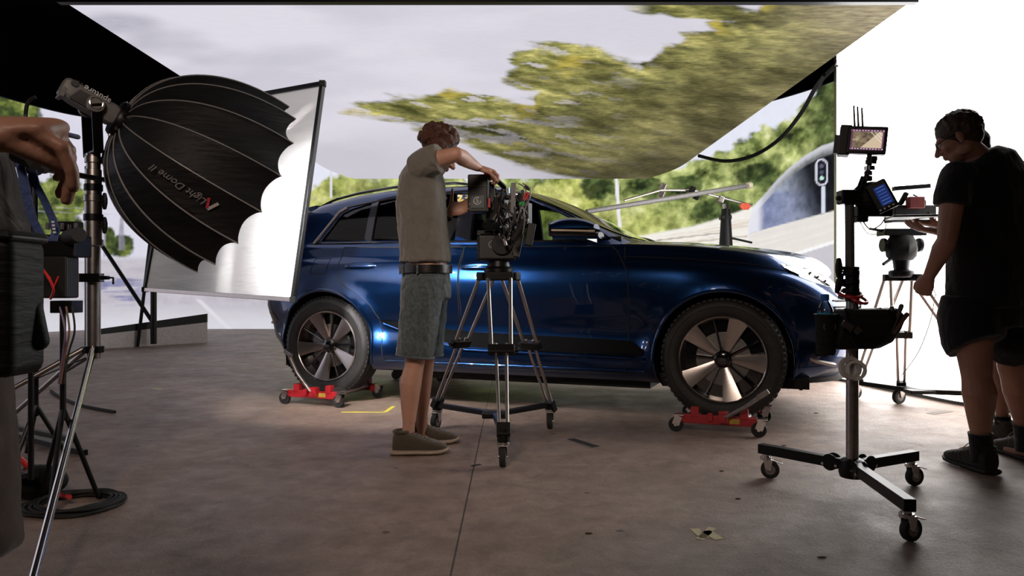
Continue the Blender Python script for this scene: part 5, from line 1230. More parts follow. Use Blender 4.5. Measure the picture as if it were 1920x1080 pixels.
q = rbox(P(1706, 402, 5.35), (.30, .16, .12)); q.build('camera_body', M_blackp, c2, bevel=.01)
q = rbox(P(1716, 380, 5.25), (.11, .06, .08)); q.build('red_battery', mat('dark_red_plastic', (.22, .03, .03), .5), c2, bevel=.006)
q = MB(); q.beam(P(1675, 354, 5.3), P(1742, 349, 5.3), .05, .03); q.beam(P(1742, 349, 5.3), P(1742, 358, 5.3), .03, .02); q.build('top_bar', M_black, c2, bevel=.003)
q = rbox(P(1694, 372, 5.3), (.03, .03, .09), Matrix.Rotation(.5, 3, 'Y')); q.build('viewfinder', M_black, c2, bevel=.003)
for k, (a, b) in enumerate((((1712, 365), (1735, 376)), ((1735, 376), (1735, 394)), ((1700, 392), (1700, 412)))): q = MB(); q.tube([P(*a, 5.28), P(*b, 5.28)], .006, 8); q.build('rod', M_black, c2)
q = MB(); q.cyl(P(1680, 392, 5.3), P(1672, 390, 5.6), .05, n=28); q.build('lens', M_black, c2)
# ================================================================ background pieces beyond the car
bt3 = thing('small_tripod', 'small black tripod with a raised column standing far behind the bonnet', 'tripod', (P(1362, 460, 8.2).x, 8.2, 0))
c = P(1361, 400, 8.2); zb3 = .0
q = MB(); q.tube([P(1361, 462, 8.2), P(1361, 392, 8.2)], [.075, .05], 12); q.build('column', M_blackp, bt3)
q = MB(); q.tube([P(1361, 392, 8.2), P(1359, 382, 8.2)], .03, 10); q.build('head', M_chrome, bt3)
q = rbox(P(1360, 408, 8.2), (.12, .1, .05)); q.build('head_plate', M_black, bt3, bevel=.01)
for k, a in enumerate((200, 320, 80)):
    e = P(1361, 455, 8.2); q = MB(); q.tube([e, (e.x+.5*math.cos(R(a)), e.y+.5*math.sin(R(a)), .01)], .018, 8); q.build('leg', M_steel, bt3)
q = MB(); q.tube([P(1370, 446, 8.2), P(1410, 455, 8.2)], .012, 8); q.build('pan_bar', M_black, bt3)
bp_ = thing('boom_pole', 'long grey tube rising to the right behind the car, pale cap at its tip', 'pole', P(1270, 375, 7.6))
q = MB(); q.tube([P(1100, 397, 7.0), P(1402, 348, 7.9)], [.024, .026], 14); q.build('tube', M_grey, bp_)
q = MB(); q.tube([P(1400, 348.5, 7.88), P(1407, 347, 7.92)], .034, 14); q.build('end_cap', mat('cream_cap', (.75, .68, .5), .5), bp_)
sl = thing('slate_arm', 'thin crossing rod with clamps and an orange-red paddle tip behind the bonnet', 'rod', P(1330, 370, 7.8))
q = MB(); q.tube([P(1170, 376, 7.6), P(1240, 356, 7.7), P(1300, 357, 7.8), P(1410, 385, 8.0)], .013, 8); q.build('rod', M_steel, sl)
q = MB(); q.prism([(-.06, 0), (-.035, .035), (.035, .035), (.06, 0), (.035, -.035), (-.035, -.035)], lambda u, v, w_: P(1397, 387, 7.95)+Vector((u, w_, v)), -.01, .01); q.build('paddle', mat('orange_red', (.85, .10, .03), .5), sl, smooth=0)
for px, py, M in ((1298, 356, M_black), (1243, 350, M_alu), (1240, 364, M_alu), (1306, 368, M_black), (1352, 374, M_alu)): q = rbox(P(px, py, 7.72), (.06, .05, .07), Matrix.Rotation(.4, 3, 'Y')); q.build('clamp', M, sl, bevel=.01)
cable([P(1570, 120, 7.4), P(1532, 160, 9), P(1500, 215, 10), P(1460, 262, 10.8), P(1412, 292, 11.2), P(1360, 302, 11.6), P(1310, 292, 12)], .028, M_rubber, None, 'hanging_cable', label='thick black cable looping down from the overhead panel to the side screen', cat='cable')
cable([P(1545, 140, 7.6), P(1535, 165, 9)], .02, M_rubber, None, 'hanging_cable', label='short dark cable stub at the upper right corner behind the overhead panel', cat='cable')
o = MB(); a = P(1300, 20, 6)
# ================================================================ tapes, scraps, leaves on the floor
def tape(pts, w_, M, label, name='floor_tape'):
    q = MB()
    for i in range(len(pts)-1):
        a = G(*pts[i]); b = G(*pts[i+1]); q.beam(Vector((a.x, a.y, .0012)), Vector((b.x, b.y, .0012)), w_, .0012)
    o = q.build(name, M, smooth=0); return tag(o, label, 'tape')
M_ytape = mat('yellow_tape', (.85, .75, .08), .5)
tape([(640, 773), (722, 773), (738, 762)], .03, M_ytape, 'yellow L-shaped floor tape mark left of the standing man')
tape([(1070, 823), (1118, 838)], .05, mat('black_tape', (.03, .028, .028), .6), 'short black tape strip on the floor right of the tripod')
tape([(1744, 776), (1780, 771)], .06, mat('grey_tape', (.13, .11, .09), .6), 'short grey tape strip on the floor near the white wall')
M_crm = mat('cream_tape', (.56, .50, .30), .6)
for i, (pts, w_) in enumerate(((((1302, 992), (1322, 1010)), .035), (((1312, 1012), (1336, 990)), .03), (((1322, 996), (1350, 1012)), .04))):
    tape(pts, w_, M_crm, ('torn cream tape scrap with a frayed end, left piece of the cross', 'torn cream tape scrap, middle strip of the cross', 'torn cream tape scrap, longer right piece of the cross')[i], 'tape_scrap')
tape([(286, 728), (304, 731)], .06, mat('pale_yellow_scrap', (.5, .46, .28), .6), 'small pale yellow scrap on the floor at the back left', 'paper_scrap')
tape([(1580, 745), (1700, 752)], .02, mat('amber_tape', (.4, .27, .10), .6), 'thin amber tape line near the far casters') if False else None
tape([(884, 874), (901, 871)], .02, M_gap, 'tiny dark clip beside the floor joint, left of the tripod caster', 'clip')
for px, py, ln, lb_ in ((1104, 1001, 8, 'dark dry leaf fragment on bare concrete left of the torn cream tape'), (1541, 1046, 12, 'brown dry leaf fragment nearest the bottom edge of the photo'), (1353, 884, 6, 'tiny leaf crumb left of the rolling stand, upper of two'), (1384, 936, 6, 'tiny leaf crumb left of the rolling stand, lower of two'), (1530, 775, 14, 'leaf fragment on the bright floor behind the rolling stand legs'), (1470, 836, 8, 'small leaf fragment just behind the left caster of the rolling stand')):
    a = G(px, py); q = MB(); q.ell((a.x, a.y, .003), (.008+ln*.0008, .006, .0025), None, 10, 6); o = q.build('dry_leaf', mat('dry_leaf_brown', (.07, .035, .02), .7)); tag(o, lb_, 'leaf', 'dry leaf fragments scattered on the floor')
# white wire loop by the man in black
cable([P(1752, 560, 5.0), P(1745, 600, 5.0), P(1722, 660, 5.05), P(1690, 705, 5.1)], .003, mat('tan_cable', (.45, .3, .2), .5), None, 'thin_cable', label='thin tan cable hanging in front of the white wall, left of the man in black')
# ================================================================ people
def V3(*a): return Vector(a)
def hand(mb, wr, d, n, thumb, curl=(30, 35, 25), spread=4, sc=1.0, thumbcurl=25, tspread=42):
    """wr wrist, d finger direction, n palm normal (side the fingers curl to), thumb +1/-1 side"""
    d = d.normalized(); n = (n-d*n.dot(d)).normalized(); s = d.cross(n)*thumb
    L = .088*sc
    def X(a, b, c): return wr+d*a*sc+s*b*sc+n*c*sc
    mb.tube([X(-.01, 0, 0), X(.02, .002, 0), X(.05, .001, .0), X(.088, 0, .001)], [(.026*sc, .018*sc), (.034*sc, .018*sc), (.040*sc, .0155*sc), (.040*sc, .012*sc)], 16, up=tuple(s), round_=True)
    mb.tube([X(.015, .024, .008), X(.045, .032, .008), X(.06, .030, .006)], [.016*sc, .015*sc, .010*sc], 10, round_=True)
    fl = [(.030, .074, .0088), (.010, .082, .0092), (-.011, .076, .0088), (-.030, .060, .0078)]
    for i, (b, l, r) in enumerate(fl):
        a = 0; p = X(.078, b*.98, .001); sp = R(spread*(1.5-i)); dd = (d*math.cos(sp)+s*math.sin(sp)).normalized(); pts = [p]; rr = [r*1.05*sc]
        cc = curl[i] if hasattr(curl[0], '__len__') else curl
        for j, (f_, c_) in enumerate(zip((.45, .31, .24), cc)):
            a += R(c_+i*1.5); v = dd*math.cos(a)+n*math.sin(a); p = p+v*l*f_*sc*1.12; pts.append(p); rr.append(r*(1.0, .93, .80)[j]*sc)
        mb.tube(pts, rr, 10, round_=True)
        mb.ell(pts[1]-n*.001, (r*1.12*sc,)*3, None, 10, 6)
    t0 = X(.018, .026, .006); ta = R(tspread); v = (d*math.cos(ta)+s*math.sin(ta)+n*.25).normalized(); p1 = t0+v*.040*sc
    v2 = (v+(n*.5-s*.35)*math.sin(R(thumbcurl))*1.6).normalized(); p2 = p1+v2*.034*sc; v3 = (v2+(n*.5-s*.5)*math.sin(R(thumbcurl))*1.2).normalized(); p3 = p2+v3*.026*sc
    mb.tube([t0, p1, p2, p3], [.015*sc, .0115*sc, .0105*sc, .0085*sc], 10, round_=True)
def head(mb, c, f, u, sc=1.0):
    f = f.normalized(); u = (u-f*u.dot(f)).normalized(); s = u.cross(f); M = Matrix((f, s, u)).transposed()
    X = lambda a, b, z: c+(f*a+s*b+u*z)*sc
    E = lambda a, b, z, rx, ry, rz, Mr=None: mb.ell(X(a, b, z), (rx*sc, ry*sc, rz*sc), M if Mr is None else M @ Mr, 22, 14)
    E(-.014, 0, .035, .094, .074, .082); E(.028, 0, -.002, .062, .062, .075); E(.022, 0, -.055, .058, .052, .052); E(.055, 0, -.085, .026, .027, .020)
    E(.070, 0, .028, .020, .050, .016)                         # brow
    for b in (-1, 1):
        E(.058, b*.036, -.018, .024, .022, .022)               # cheek
        E(.0, b*.050, -.06, .035, .014, .028)                  # jaw angle
        E(-.008, b*.077, -.006, .018, .008, .030, Matrix.Rotation(b*.25, 3, 'Z')); E(-.004, b*.079, -.028, .010, .007, .012)  # ear
    mb.tube([X(.082, 0, .022), X(.098, 0, -.004), X(.108, 0, -.022)], [.008*sc, .010*sc, .014*sc], 12, round_=True)
    for b in (-1, 1): E(.094, b*.012, -.026, .011, .008, .008)
    E(.086, 0, -.047, .010, .022, .006); E(.084, 0, -.058, .010, .020, .007)
    return X, M
def limb(mb, pts, rr, n=16, **k): mb.tube(pts, rr, n, round_=True, **k)
def seg(a, b, t): return a.lerp(b, t)
def build_person(root, J, sk, neckr=.056, w_=1.0, hands=(True, True), vox=.0055, hk=((), ())):
    """one continuous body: J holds pelvis, waist, chest, neck, head, hf (face dir), hu, side, sh/el/wr/hip/kn/an/toe tuples (0 = the person's left, 1 = right)"""
    b = MB(); sd = J['side'].normalized(); pv, ws, ch, nk = J['pelvis'], J['waist'], J['chest'], J['neck']
    limb(b, [pv-V3(0, 0, .05), pv, ws, ch, seg(ch, nk, .55), seg(ch, nk, .85)], [(.14*w_, .10*w_), (.165*w_, .118*w_), (.142*w_, .110*w_), (.168*w_, .122*w_), (.155*w_, .095*w_), (.085*w_, .07*w_)], 24, up=tuple(sd))
    hd_ = J['head']; hf, hu = J['hf'].normalized(), J['hu'].normalized()
    limb(b, [seg(ch, nk, .8), nk, hd_-hu*.05-hf*.015], [neckr*1.15, neckr, neckr*.95])
    X, M = head(b, hd_, hf, hu, J.get('hsc', 1.0))
    for i in (0, 1):
        sh, el, wr = J['sh'][i], J['el'][i], J['wr'][i]
        limb(b, [seg(ch, nk, .55)+(sh-seg(ch, nk, .55))*.35, sh, seg(sh, el, .25), seg(sh, el, .6), el], [.06*w_, .056*w_, .052*w_, .046*w_, .039*w_])
        fd = (wr-el).normalized(); hp = J['hand'][i]
        up = hp['n']-fd*hp['n'].dot(fd)
        limb(b, [el, seg(el, wr, .25), seg(el, wr, .6), wr], [(.038*w_, .038*w_), (.044*w_, .043*w_), (.036*w_, .033*w_), (.021, .028)], up=tuple(up))
        hand(b, wr, hp['d'], hp['n'], hp['t'], hp.get('curl', (30, 35, 25)), hp.get('spread', 4), hp.get('sc', 1), hp.get('tc', 25), hp.get('ts', 42))
        hp_, kn, an, toe = J['hip'][i], J['kn'][i], J['an'][i], J['toe'][i]; cw = J.get('leg', 1.0)
        ax_ = (an-kn).normalized(); bk = (toe-an); bk.z = 0; bk = -bk.normalized()
        limb(b, [hp_, seg(hp_, kn, .3), seg(hp_, kn, .7), kn, seg(kn, an, .12), seg(kn, an, .32)+bk*.012, seg(kn, an, .6)+bk*.006, seg(kn, an, .85), an], [.098*w_, .09*w_, .070*w_, .056*cw, .052*cw, .060*cw, .047*cw, .034*cw, .035*cw], 18)
        g0 = Vector((an.x, an.y, 0)); limb(b, [seg(kn, an, .85), an, g0+V3(0, 0, .058)], [.034*cw, .033, .028])
        limb(b, [g0+bk*.025+V3(0, 0, .042), g0+V3(0, 0, .048), g0-bk*.07+V3(0, 0, .036), g0-bk*.13+V3(0, 0, .034)], [.022, .028, .022, .016])
    o = b.build('body', sk, root, mods=REMESH(vox, 3)); return o, X, M
def shoe(root, heel, toe, M, Msole, L=None, lace=None, sc=1.0):
    """sneaker from ground-level heel to toe points"""
    h = Vector((heel[0], heel[1], 0)); t = Vector((toe[0], toe[1], 0)); f = (t-h).normalized(); s = Vector((-f.y, f.x, 0)); L = L or (t-h).length
    def sec(u, hw, z0, z1, n=20, e=2.6):
        out = []
        for k in range(n):
            a = 2*PI*k/n; c_, s_ = math.cos(a), math.sin(a); out.append(h+f*u*L+s*hw*math.copysign(abs(c_)**(2/e), c_)+V3(0, 0, (z0+z1)/2+(z1-z0)/2*math.copysign(abs(s_)**(2/e), s_)))
        return out
    P_ = [(.0, .020, .03, .06), (.01, .034, .018, .110), (.08, .044, .016, .128), (.25, .047, .016, .128), (.38, .048, .016, .116), (.52, .051, .016, .098), (.70, .054, .016, .080), (.85, .050, .018, .068), (.95, .038, .020, .056), (1.0, .018, .024, .042)]
    q = MB(); q.loft([sec(u, hw*sc, z0, z1) for u, hw, z0, z1 in P_]); up = q.build('shoe', M, root, mods=(('SUBSURF', dict(levels=1, render_levels=1)),))
    q = MB(); q.loft([sec(u, (hw+.004)*sc, 0.002+.012*max(0, (u-.8)/.2)**2, (.030+.006*max(0, (u-.8)/.2))) for u, hw in ((-.03, .02), (-.01, .036), (.1, .046), (.4, .048), (.7, .056), (.87, .051), (.97, .035), (1.03, .014))]); q.build('sole', Msole, up)
    q = MB(); q.torus(h+f*.17*L+V3(0, 0, .124), (.0, 0, 1), .038*sc, .009, 24, 8); q.build('collar', M, up)
    for k in range(5):
        u = .36+.07*k; z = ip(u, [(p[0], p[3]) for p in P_])+.002; q = MB(); q.tube([h+f*u*L+s*.022+V3(0, 0, z-.004), h+f*(u+.01)*L+V3(0, 0, z+.002), h+f*(u+.03)*L-s*.022+V3(0, 0, z-.004)], .0028, 6); q.build('lace', lace or M, up)
    if lace:
        for sg in (-1, 1): cable([h+f*.36*L+V3(0, 0, .125), h+f*.34*L+s*sg*.03+V3(0, 0, .138), h+f*.42*L+s*sg*.055+V3(0, 0, .10), h+f*.37*L+s*sg*.01+V3(0, 0, .12)], .0022, lace, up, 'lace_loop')
    return up
def fabric(name, colr, bump=.5, bs=14, stretch=(1, 1, 1), var=.12, scale=200):
    m = mat(name, colr, .85, 0, var=var, scale=scale, bump=0, sheen=.3, spec=.2); nt = m.node_tree; b = nt.nodes['Principled BSDF']; N = nt.nodes.new; L = nt.links.new
    tc = N('ShaderNodeTexCoord'); mp = N('ShaderNodeMapping'); mp.inputs['Scale'].default_value = stretch; mp.inputs['Rotation'].default_value = (.3, .5, 0); L(tc.outputs['Object'], mp.inputs[0])
    w1 = N('ShaderNodeTexNoise'); w1.inputs['Scale'].default_value = bs; w1.inputs['Detail'].default_value = 2; w1.inputs['Distortion'].default_value = 1.2; L(mp.outputs[0], w1.inputs[0])
    w2 = N('ShaderNodeTexNoise'); w2.inputs['Scale'].default_value = 450; L(tc.outputs['Object'], w2.inputs[0])
    a = N('ShaderNodeMath'); a.operation = 'MULTIPLY_ADD'; L(w2.outputs['Fac'], a.inputs[0]); a.inputs[1].default_value = .05; L(w1.outputs['Fac'], a.inputs[2])
    bp = N('ShaderNodeBump'); bp.inputs['Strength'].default_value = bump; bp.inputs['Distance'].default_value = .03; L(a.outputs[0], bp.inputs['Height']); L(bp.outputs[0], b.inputs['Normal']); return m
def sleeve(mb, sh, el, t, r0, r1, ch=None):
    e = sh.lerp(el, t); pts = ([ch] if ch is not None else [])+[sh, sh.lerp(el, t*.5), e]; rr = ([r0*1.15] if ch is not None else [])+[r0, (r0+r1)/2, r1]; mb.tube(pts, rr, 20)
def wrinkle(st=.012, sc=.09):
    t = bpy.data.textures.new('folds', 'CLOUDS'); t.noise_scale = sc; t.noise_depth = 2; return ('DISPLACE', dict(texture=t, strength=st, mid_level=.5, texture_coords='LOCAL'))
# ---------------------------------------------------------------- the camera operator in the grey T-shirt
D1 = 4.08
op = thing('person', 'man with curly hair in grey T-shirt and denim shorts leaning over the cinema camera', 'person', G(790, 842))
fw1 = V3(.96, .28, 0).normalized(); sd1 = V3(-.28, .96, 0).normalized()       # his left is away from the lens
def Q(px, py, d): return P(px, py, d)
J = dict(pelvis=Q(800, 520, D1), waist=Q(797, 470, D1), chest=Q(789, 378, D1), neck=Q(806, 300, D1), head=Q(823, 287, D1), hf=V3(.80, .30, -.52), hu=V3(.5, .1, .85), side=sd1,
    sh=(Q(806, 318, 4.26), Q(796, 306, 3.92)), el=(Q(820, 432, 4.34), Q(856, 289, 3.86)), wr=(Q(843, 398, 4.30), Q(897, 315, 4.12)),
    hip=(Q(803, 545, D1+.09), Q(792, 545, D1-.09)), kn=(Q(797, 668, D1+.10), Q(778, 672, D1-.09)), an=(Q(790, 797, D1+.16), Q(765, 815, D1-.07)),
    toe=(Q(845, 820, D1+.19), Q(828, 842, D1-.06)),
    hand=(dict(d=V3(.90, -.05, .30), n=V3(.1, -1, .25), t=-1, curl=((14, 22, 14), (18, 25, 14), (24, 28, 16), (28, 30, 18)), ts=66, tc=0, sc=1.0),
          dict(d=V3(.80, .45, -.12), n=V3(-.05, .10, -1), t=-1, curl=(30, 45, 35), sc=1.0)), leg=1.0)
body1, X1, M1 = build_person(op, J, M_skin, w_=.98)
M_tee = fabric('grey_green_jersey', (.165, .152, .128), .8, 9, (1, 1, .45))
q = MB(); pv, ws, ch, nk = J['pelvis'], J['waist'], J['chest'], J['neck']
hem = Q(797, 493, D1)
q.tube([hem, Q(797, 470, D1), Q(793, 430, D1), Q(789, 378, D1), Q(790, 335, D1), Q(796, 308, D1), Q(802, 298, D1)],
       [(.180, .142), (.172, .138), (.172, .136), (.185, .136), (.185, .122), (.14, .088), (.072, .062)], 28, up=tuple(sd1))
for i in (0, 1): sleeve(q, J['sh'][i]+V3(-.01, 0, 0), J['el'][i], .52, .082, .083, seg(ch, nk, .5))
q.build('t_shirt', M_tee, op, mods=REMESH(.009, 4)+(wrinkle(.016, .07),))
M_den = fabric('washed_denim', (.075, .095, .10), .7, 11, (1, 1, .6), .35, 60)
q = MB(); q.tube([Q(799, 508, D1), Q(799, 530, D1), Q(799, 560, D1)], [(.172, .126), (.182, .134), (.178, .136)], 28, up=tuple(sd1))
for i in (0, 1):
    k = J['kn'][i]; q.tube([J['hip'][i]+V3(0, 0, .07), J['hip'][i], seg(J['hip'][i], k, .5), seg(J['hip'][i], k, .98)], [.10, .116, .106, .100], 24)
sh1 = q.build('denim_shorts', M_den, op, mods=REMESH(.009, 4)+(wrinkle(.014, .06),))
q = MB(); k = J['kn'][1]; q.beam(Q(770, 536, D1-.145), Q(770, 566, D1-.15), .085, .006, (0, 1, 0)); q.build('back_pocket', M_den, sh1, bevel=.002)
q = MB(); q.torus(Q(823, 528, D1-.13), (0, -1, .1), .03, .002, 24, 6); q.build('pocket_seam', M_den, sh1)
for i in (0, 1):
    k = seg(J['hip'][i], J['kn'][i], .965); q = MB(); q.torus(k, J['kn'][i]-J['hip'][i], .101, .006, 32, 8); q.build('hem', M_den, sh1)
q = MB(); bc = Q(799, 505, D1); rg = []
for k in range(49):
    a = 2*PI*k/48; e = sd1*math.cos(a)*.181+fw1*math.sin(a)*.136; rg.append([bc+e*1.0+V3(0, 0, -.021), bc+e*1.035+V3(0, 0, -.021), bc+e*1.035+V3(0, 0, .021), bc+e+V3(0, 0, .021)])
q.loft(rg, False); q.build('belt', mat('black_leather', (.012, .011, .011), .32, bump=.1), op)
for a in (-2.6, -1.9, -1.2, -.5): e = sd1*math.cos(a)*.190+fw1*math.sin(a)*.144; q = rbox(bc+e*1.0, (.012, .008, .055), rotto(Vector((-e.y, e.x, 0)))); q.build('belt_loop', M_den, sh1, bevel=.002)
# curly hair: many small tufts merged
q = MB(); random.seed(11); hc = J['head']; f_, u_ = J['hf'].normalized(), J['hu'].normalized(); u_ = (u_-f_*u_.dot(f_)).normalized(); s_ = u_.cross(f_)
q.ell(hc-f_*.03+u_*.048, (.104, .088, .088), M1, 24, 14)
for k in range(230):
    th = random.uniform(0, 2*PI); z = random.uniform(-.35, 1); r = math.sqrt(1-z*z); d = f_*r*math.cos(th)+s_*r*math.sin(th)+u_*z
    if d.dot(f_) > .55 and z < .55: continue
    c = hc-f_*.03+u_*.042+Vector((d.dot(f_)*.108, 0, 0)).x*f_+s_*d.dot(s_)*.092+u_*d.dot(u_)*(.092+random.uniform(0, .022))
    q.ell(c, (random.uniform(.009, .022),)*3, None, 8, 6)
q.build('hair', mat('curly_brown_hair', (.085, .030, .014), .6, bump=1, bscale=160, var=.5, scale=70), op, mods=REMESH(.0045, 1))
q = MB()
for k in range(60):
    a = random.uniform(-1.4, 1.4); z = random.uniform(-.105, -.062); q.ell(X1(.062*math.cos(a)+.012, .052*math.sin(a), z), (.011, .011, .010), None, 8, 6)
q.build('beard', mat('brown_beard', (.09, .045, .025), .7, bump=.8, bscale=150), op, mods=REMESH(.005, 1))
for b in (-1, 1): q = MB(); q.ell(X1(.074, b*.030, .008), (.011, .011, .011), None, 14, 10); q.build('eye', mat('eye_white', (.6, .58, .56), .2), op)
w0 = J['wr'][0]; wd = (J['wr'][0]-J['el'][0]).normalized()
q = MB(); q.lathe([(.030, -.012), (.034, -.010), (.034, .010), (.030, .012)], w0-wd*.03, wd, 28); q.build('wristwatch', M_black, op)
M_shoe1 = fabric('olive_canvas', (.075, .062, .045), .4, 30); M_sole1 = mat('tan_sole', (.36, .29, .22), .6)
for hx, tx, d, dy in (((735), 838, 3.99, 0), ((756), 857, 4.26, .0)):
    a = P(hx, 600, d); b = P(tx, 600, d); a = Vector((a.x, a.y-.0, 0)); b = Vector((b.x, b.y+.03, 0)); shoe(op, a, b, M_shoe1, M_sole1, sc=1.05)
# ---------------------------------------------------------------- the man in black at the right
D2 = 3.56
mb_ = thing('person', 'man with glasses and short hair in black T-shirt and black shorts, seen from behind', 'person', G(1840, 882))
f2 = V3(-.35, .94, 0).normalized(); sdL = V3(-.94, -.35, 0).normalized()
J2 = dict(pelvis=P(1862, 560, D2+.1), waist=P(1860, 480, D2+.08), chest=P(1858, 375, D2+.05), neck=P(1832, 296, D2+.04), head=P(1797, 262, D2+.04), hf=V3(-.72, .45, -.42), hu=V3(-.25, .2, .9), side=sdL,
    sh=(P(1790, 336, D2-.02), P(1945, 334, D2+.18)), el=(P(1776, 450, D2-.05), P(1975, 440, D2+.45)), wr=(P(1742, 518, D2+.08), P(1925, 470, D2+.75)),
    hip=(P(1818, 585, D2+.06), P(1900, 585, D2+.16)), kn=(P(1830, 690, D2+.03), P(1900, 690, D2+.22)), an=(P(1840, 836, D2+.05), P(1924, 812, D2+.28)),
    toe=(P(1790, 852, D2+.24), P(1862, 832, D2+.5)),
    hand=(dict(d=V3(-.2, .25, -.95), n=V3(.5, .8, .1), t=-1, curl=((75, 85, 50), (78, 85, 50), (80, 85, 50), (82, 85, 50)), ts=25, tc=50, sc=1.0), dict(d=V3(-.7, .6, 0), n=V3(0, 0, 1), t=1)), leg=1.26, hsc=1.02)
body2, X2, M2 = build_person(mb_, J2, M_skin2, neckr=.064, w_=1.12)
M_btee = fabric('black_jersey', (.010, .0095, .011), .6, 8, (1, 1, .5)); M_bsh = fabric('black_twill', (.007, .007, .010), .5, 8, (1, 1, .5))
q = MB(); q.tube([P(1862, 572, D2+.1), P(1862, 500, D2+.09), P(1861, 430, D2+.07), P(1859, 375, D2+.05), P(1856, 335, D2+.05), P(1846, 302, D2+.05), P(1838, 286, D2+.05)],
    [(.25, .17), (.245, .165), (.235, .158), (.235, .155), (.228, .14), (.165, .11), (.080, .076)], 28, up=tuple(sdL))
for i in (0, 1): sleeve(q, J2['sh'][i], J2['el'][i], .44, .086, .078, seg(J2['chest'], J2['neck'], .45))
q.build('t_shirt', M_btee, mb_, mods=REMESH(.01, 4)+(wrinkle(.014, .09),))
q = MB(); q.tube([P(1862, 520, D2+.1), P(1862, 560, D2+.1), P(1860, 610, D2+.1)], [(.21, .14), (.235, .16), (.235, .16)], 28, up=tuple(sdL))
for i in (0, 1): q.tube([J2['hip'][i]+V3(0, 0, .08), J2['hip'][i], seg(J2['hip'][i], J2['kn'][i], .5), J2['kn'][i]+V3(0, 0, .105)], [.12, .142, .140, .136], 24)
q.build('shorts', M_bsh, mb_, mods=REMESH(.01, 4)+(wrinkle(.012, .09),))
def cap_hair(root, X, M, hd_, hf, hu, M_, thick=.012, low=-.02):
    f = hf.normalized(); u = (hu-f*hu.dot(f)).normalized(); s = u.cross(f); q = MB(); random.seed(3)
    q.ell(X(-.022, 0, .042), (.096+thick*.6, .078+thick*.5, .082+thick), M, 28, 16); q.ell(X(-.050, 0, -.005), (.058, .066, .060), M, 20, 12)
    for k in range(240):
        th = random.uniform(0, 2*PI); z = random.uniform(-.5, 1); r = math.sqrt(1-z*z); a, b = r*math.cos(th), r*math.sin(th)
        if a > .35 and z < .45: continue
        if z < -.1 and a > -.1: continue
        q.ell(X(-.022+a*.10, b*.083, .038+z*.092), (.010, .010, .010), None, 7, 5)
    return q.build('hair', M_, root, mods=REMESH(.006, 1))
cap_hair(mb_, X2, M2, J2['head'], J2['hf'], J2['hu'], M_hair)
q = MB()
for b in (-1, 1):
    q.torus(X2(.092, b*.031, .010), J2['hf'], .021, .002, 24, 6); q.tube([X2(.088, b*.050, .014), X2(.05, b*.074, .016), X2(-.005, b*.080, .012)], .0022, 6)
q.tube([X2(.096, -.012, .014), X2(.098, .012, .014)], .002, 6); q.build('glasses', M_black, mb_)
for b in (-1, 1): q = MB(); q.ell(X2(.074, b*.030, .008), (.011, .011, .011), None, 14, 10); q.build('eye', mat('eye_white', (.6, .58, .56), .2), mb_)
M_sock = fabric('black_sock', (.008, .008, .009), .3, 40); M_bshoe = fabric('black_suede', (.022, .018, .016), .3, 40); M_bsole = mat('black_sole', (.02, .018, .017), .6); M_lace = mat('tan_lace', (.34, .27, .22), .7)
for i, (hl, tl) in enumerate((((1846, 886), (1764, 858)), ((1925, 862), (1860, 838)))):
    a = G(*hl); b = G(*tl); a = a-(b-a).normalized()*.055; shoe(mb_, a, a+(b-a).normalized()*.315, M_bshoe, M_bsole, lace=M_lace, sc=1.1)
    an = J2['an'][i]; q = MB(); q.tube([Vector((an.x, an.y, .05)), Vector((an.x, an.y, .12)), seg(an, J2['kn'][i], .10), seg(an, J2['kn'][i], .17)], [.048, .050, .052, .055], 20); q.build('sock', M_sock, mb_)
kc = J2['wr'][0]+V3(-.01, .0, -.085); q = MB(); q.torus(kc+V3(.02, -.02, -.0), (1, 0, .2), .018, .002, 20, 6); q.build('key_ring', M_chrome, mb_)
# ---------------------------------------------------------------- the person half hidden behind him, hands under the tablet
D3 = 4.3
pb = thing('person', 'person in dark T-shirt hidden behind the man in black, hands under a tablet', 'person', G(1885, 830))
f3 = V3(-.75, .5, 0).normalized(); sl3 = V3(-.5, -.75, 0).normalized()
J3 = dict(pelvis=P(1895, 540, D3+.1), waist=P(1893, 470, D3+.08), chest=P(1880, 378, D3+.05), neck=P(1848, 312, D3), head=P(1820, 282, D3-.02), hf=V3(-.8, .35, -.4), hu=V3(-.35, .1, .9), side=sl3, hsc=.9,
    sh=(P(1862, 345, D3-.17), P(1908, 338, D3+.18)), el=(P(1825, 440, D3-.22), P(1870, 440, D3+.15)), wr=(P(1756, 434, D3-.3), P(1756, 422, D3-.12)),
    hip=(P(1870, 565, D3), P(1912, 565, D3+.15)), kn=(P(1872, 680, D3-.02), P(1915, 680, D3+.15)), an=(P(1880, 792, D3), P(1925, 790, D3+.2)), toe=(P(1862, 808, D3+.08), P(1915, 805, D3+.3)),
    hand=(dict(d=V3(-1, .1, .14), n=V3(.1, 0, 1), t=1, curl=(12, 15, 12), sc=1.0), dict(d=V3(-1, .1, .16), n=V3(.1, 0, 1), t=-1, curl=(8, 12, 10))), leg=.95)
body3, X3, M3 = build_person(pb, J3, M_skin2, w_=.95, vox=.007)
q = MB(); q.tube([P(1895, 550, D3+.1), P(1893, 480, D3+.08), P(1880, 380, D3+.05), P(1872, 340, D3+.04), P(1856, 314, D3)], [(.18, .13), (.172, .13), (.185, .13), (.18, .115), (.08, .07)], 24, up=tuple(sl3))
for i in (0, 1): sleeve(q, J3['sh'][i], J3['el'][i], .5, .078, .078, seg(J3['chest'], J3['neck'], .45))
q.build('t_shirt', M_btee, pb, mods=REMESH(.012, 3))
q = MB(); q.tube([P(1895, 535, D3+.1), P(1895, 580, D3+.1)], [(.18, .13), (.185, .135)], 24, up=tuple(sl3))
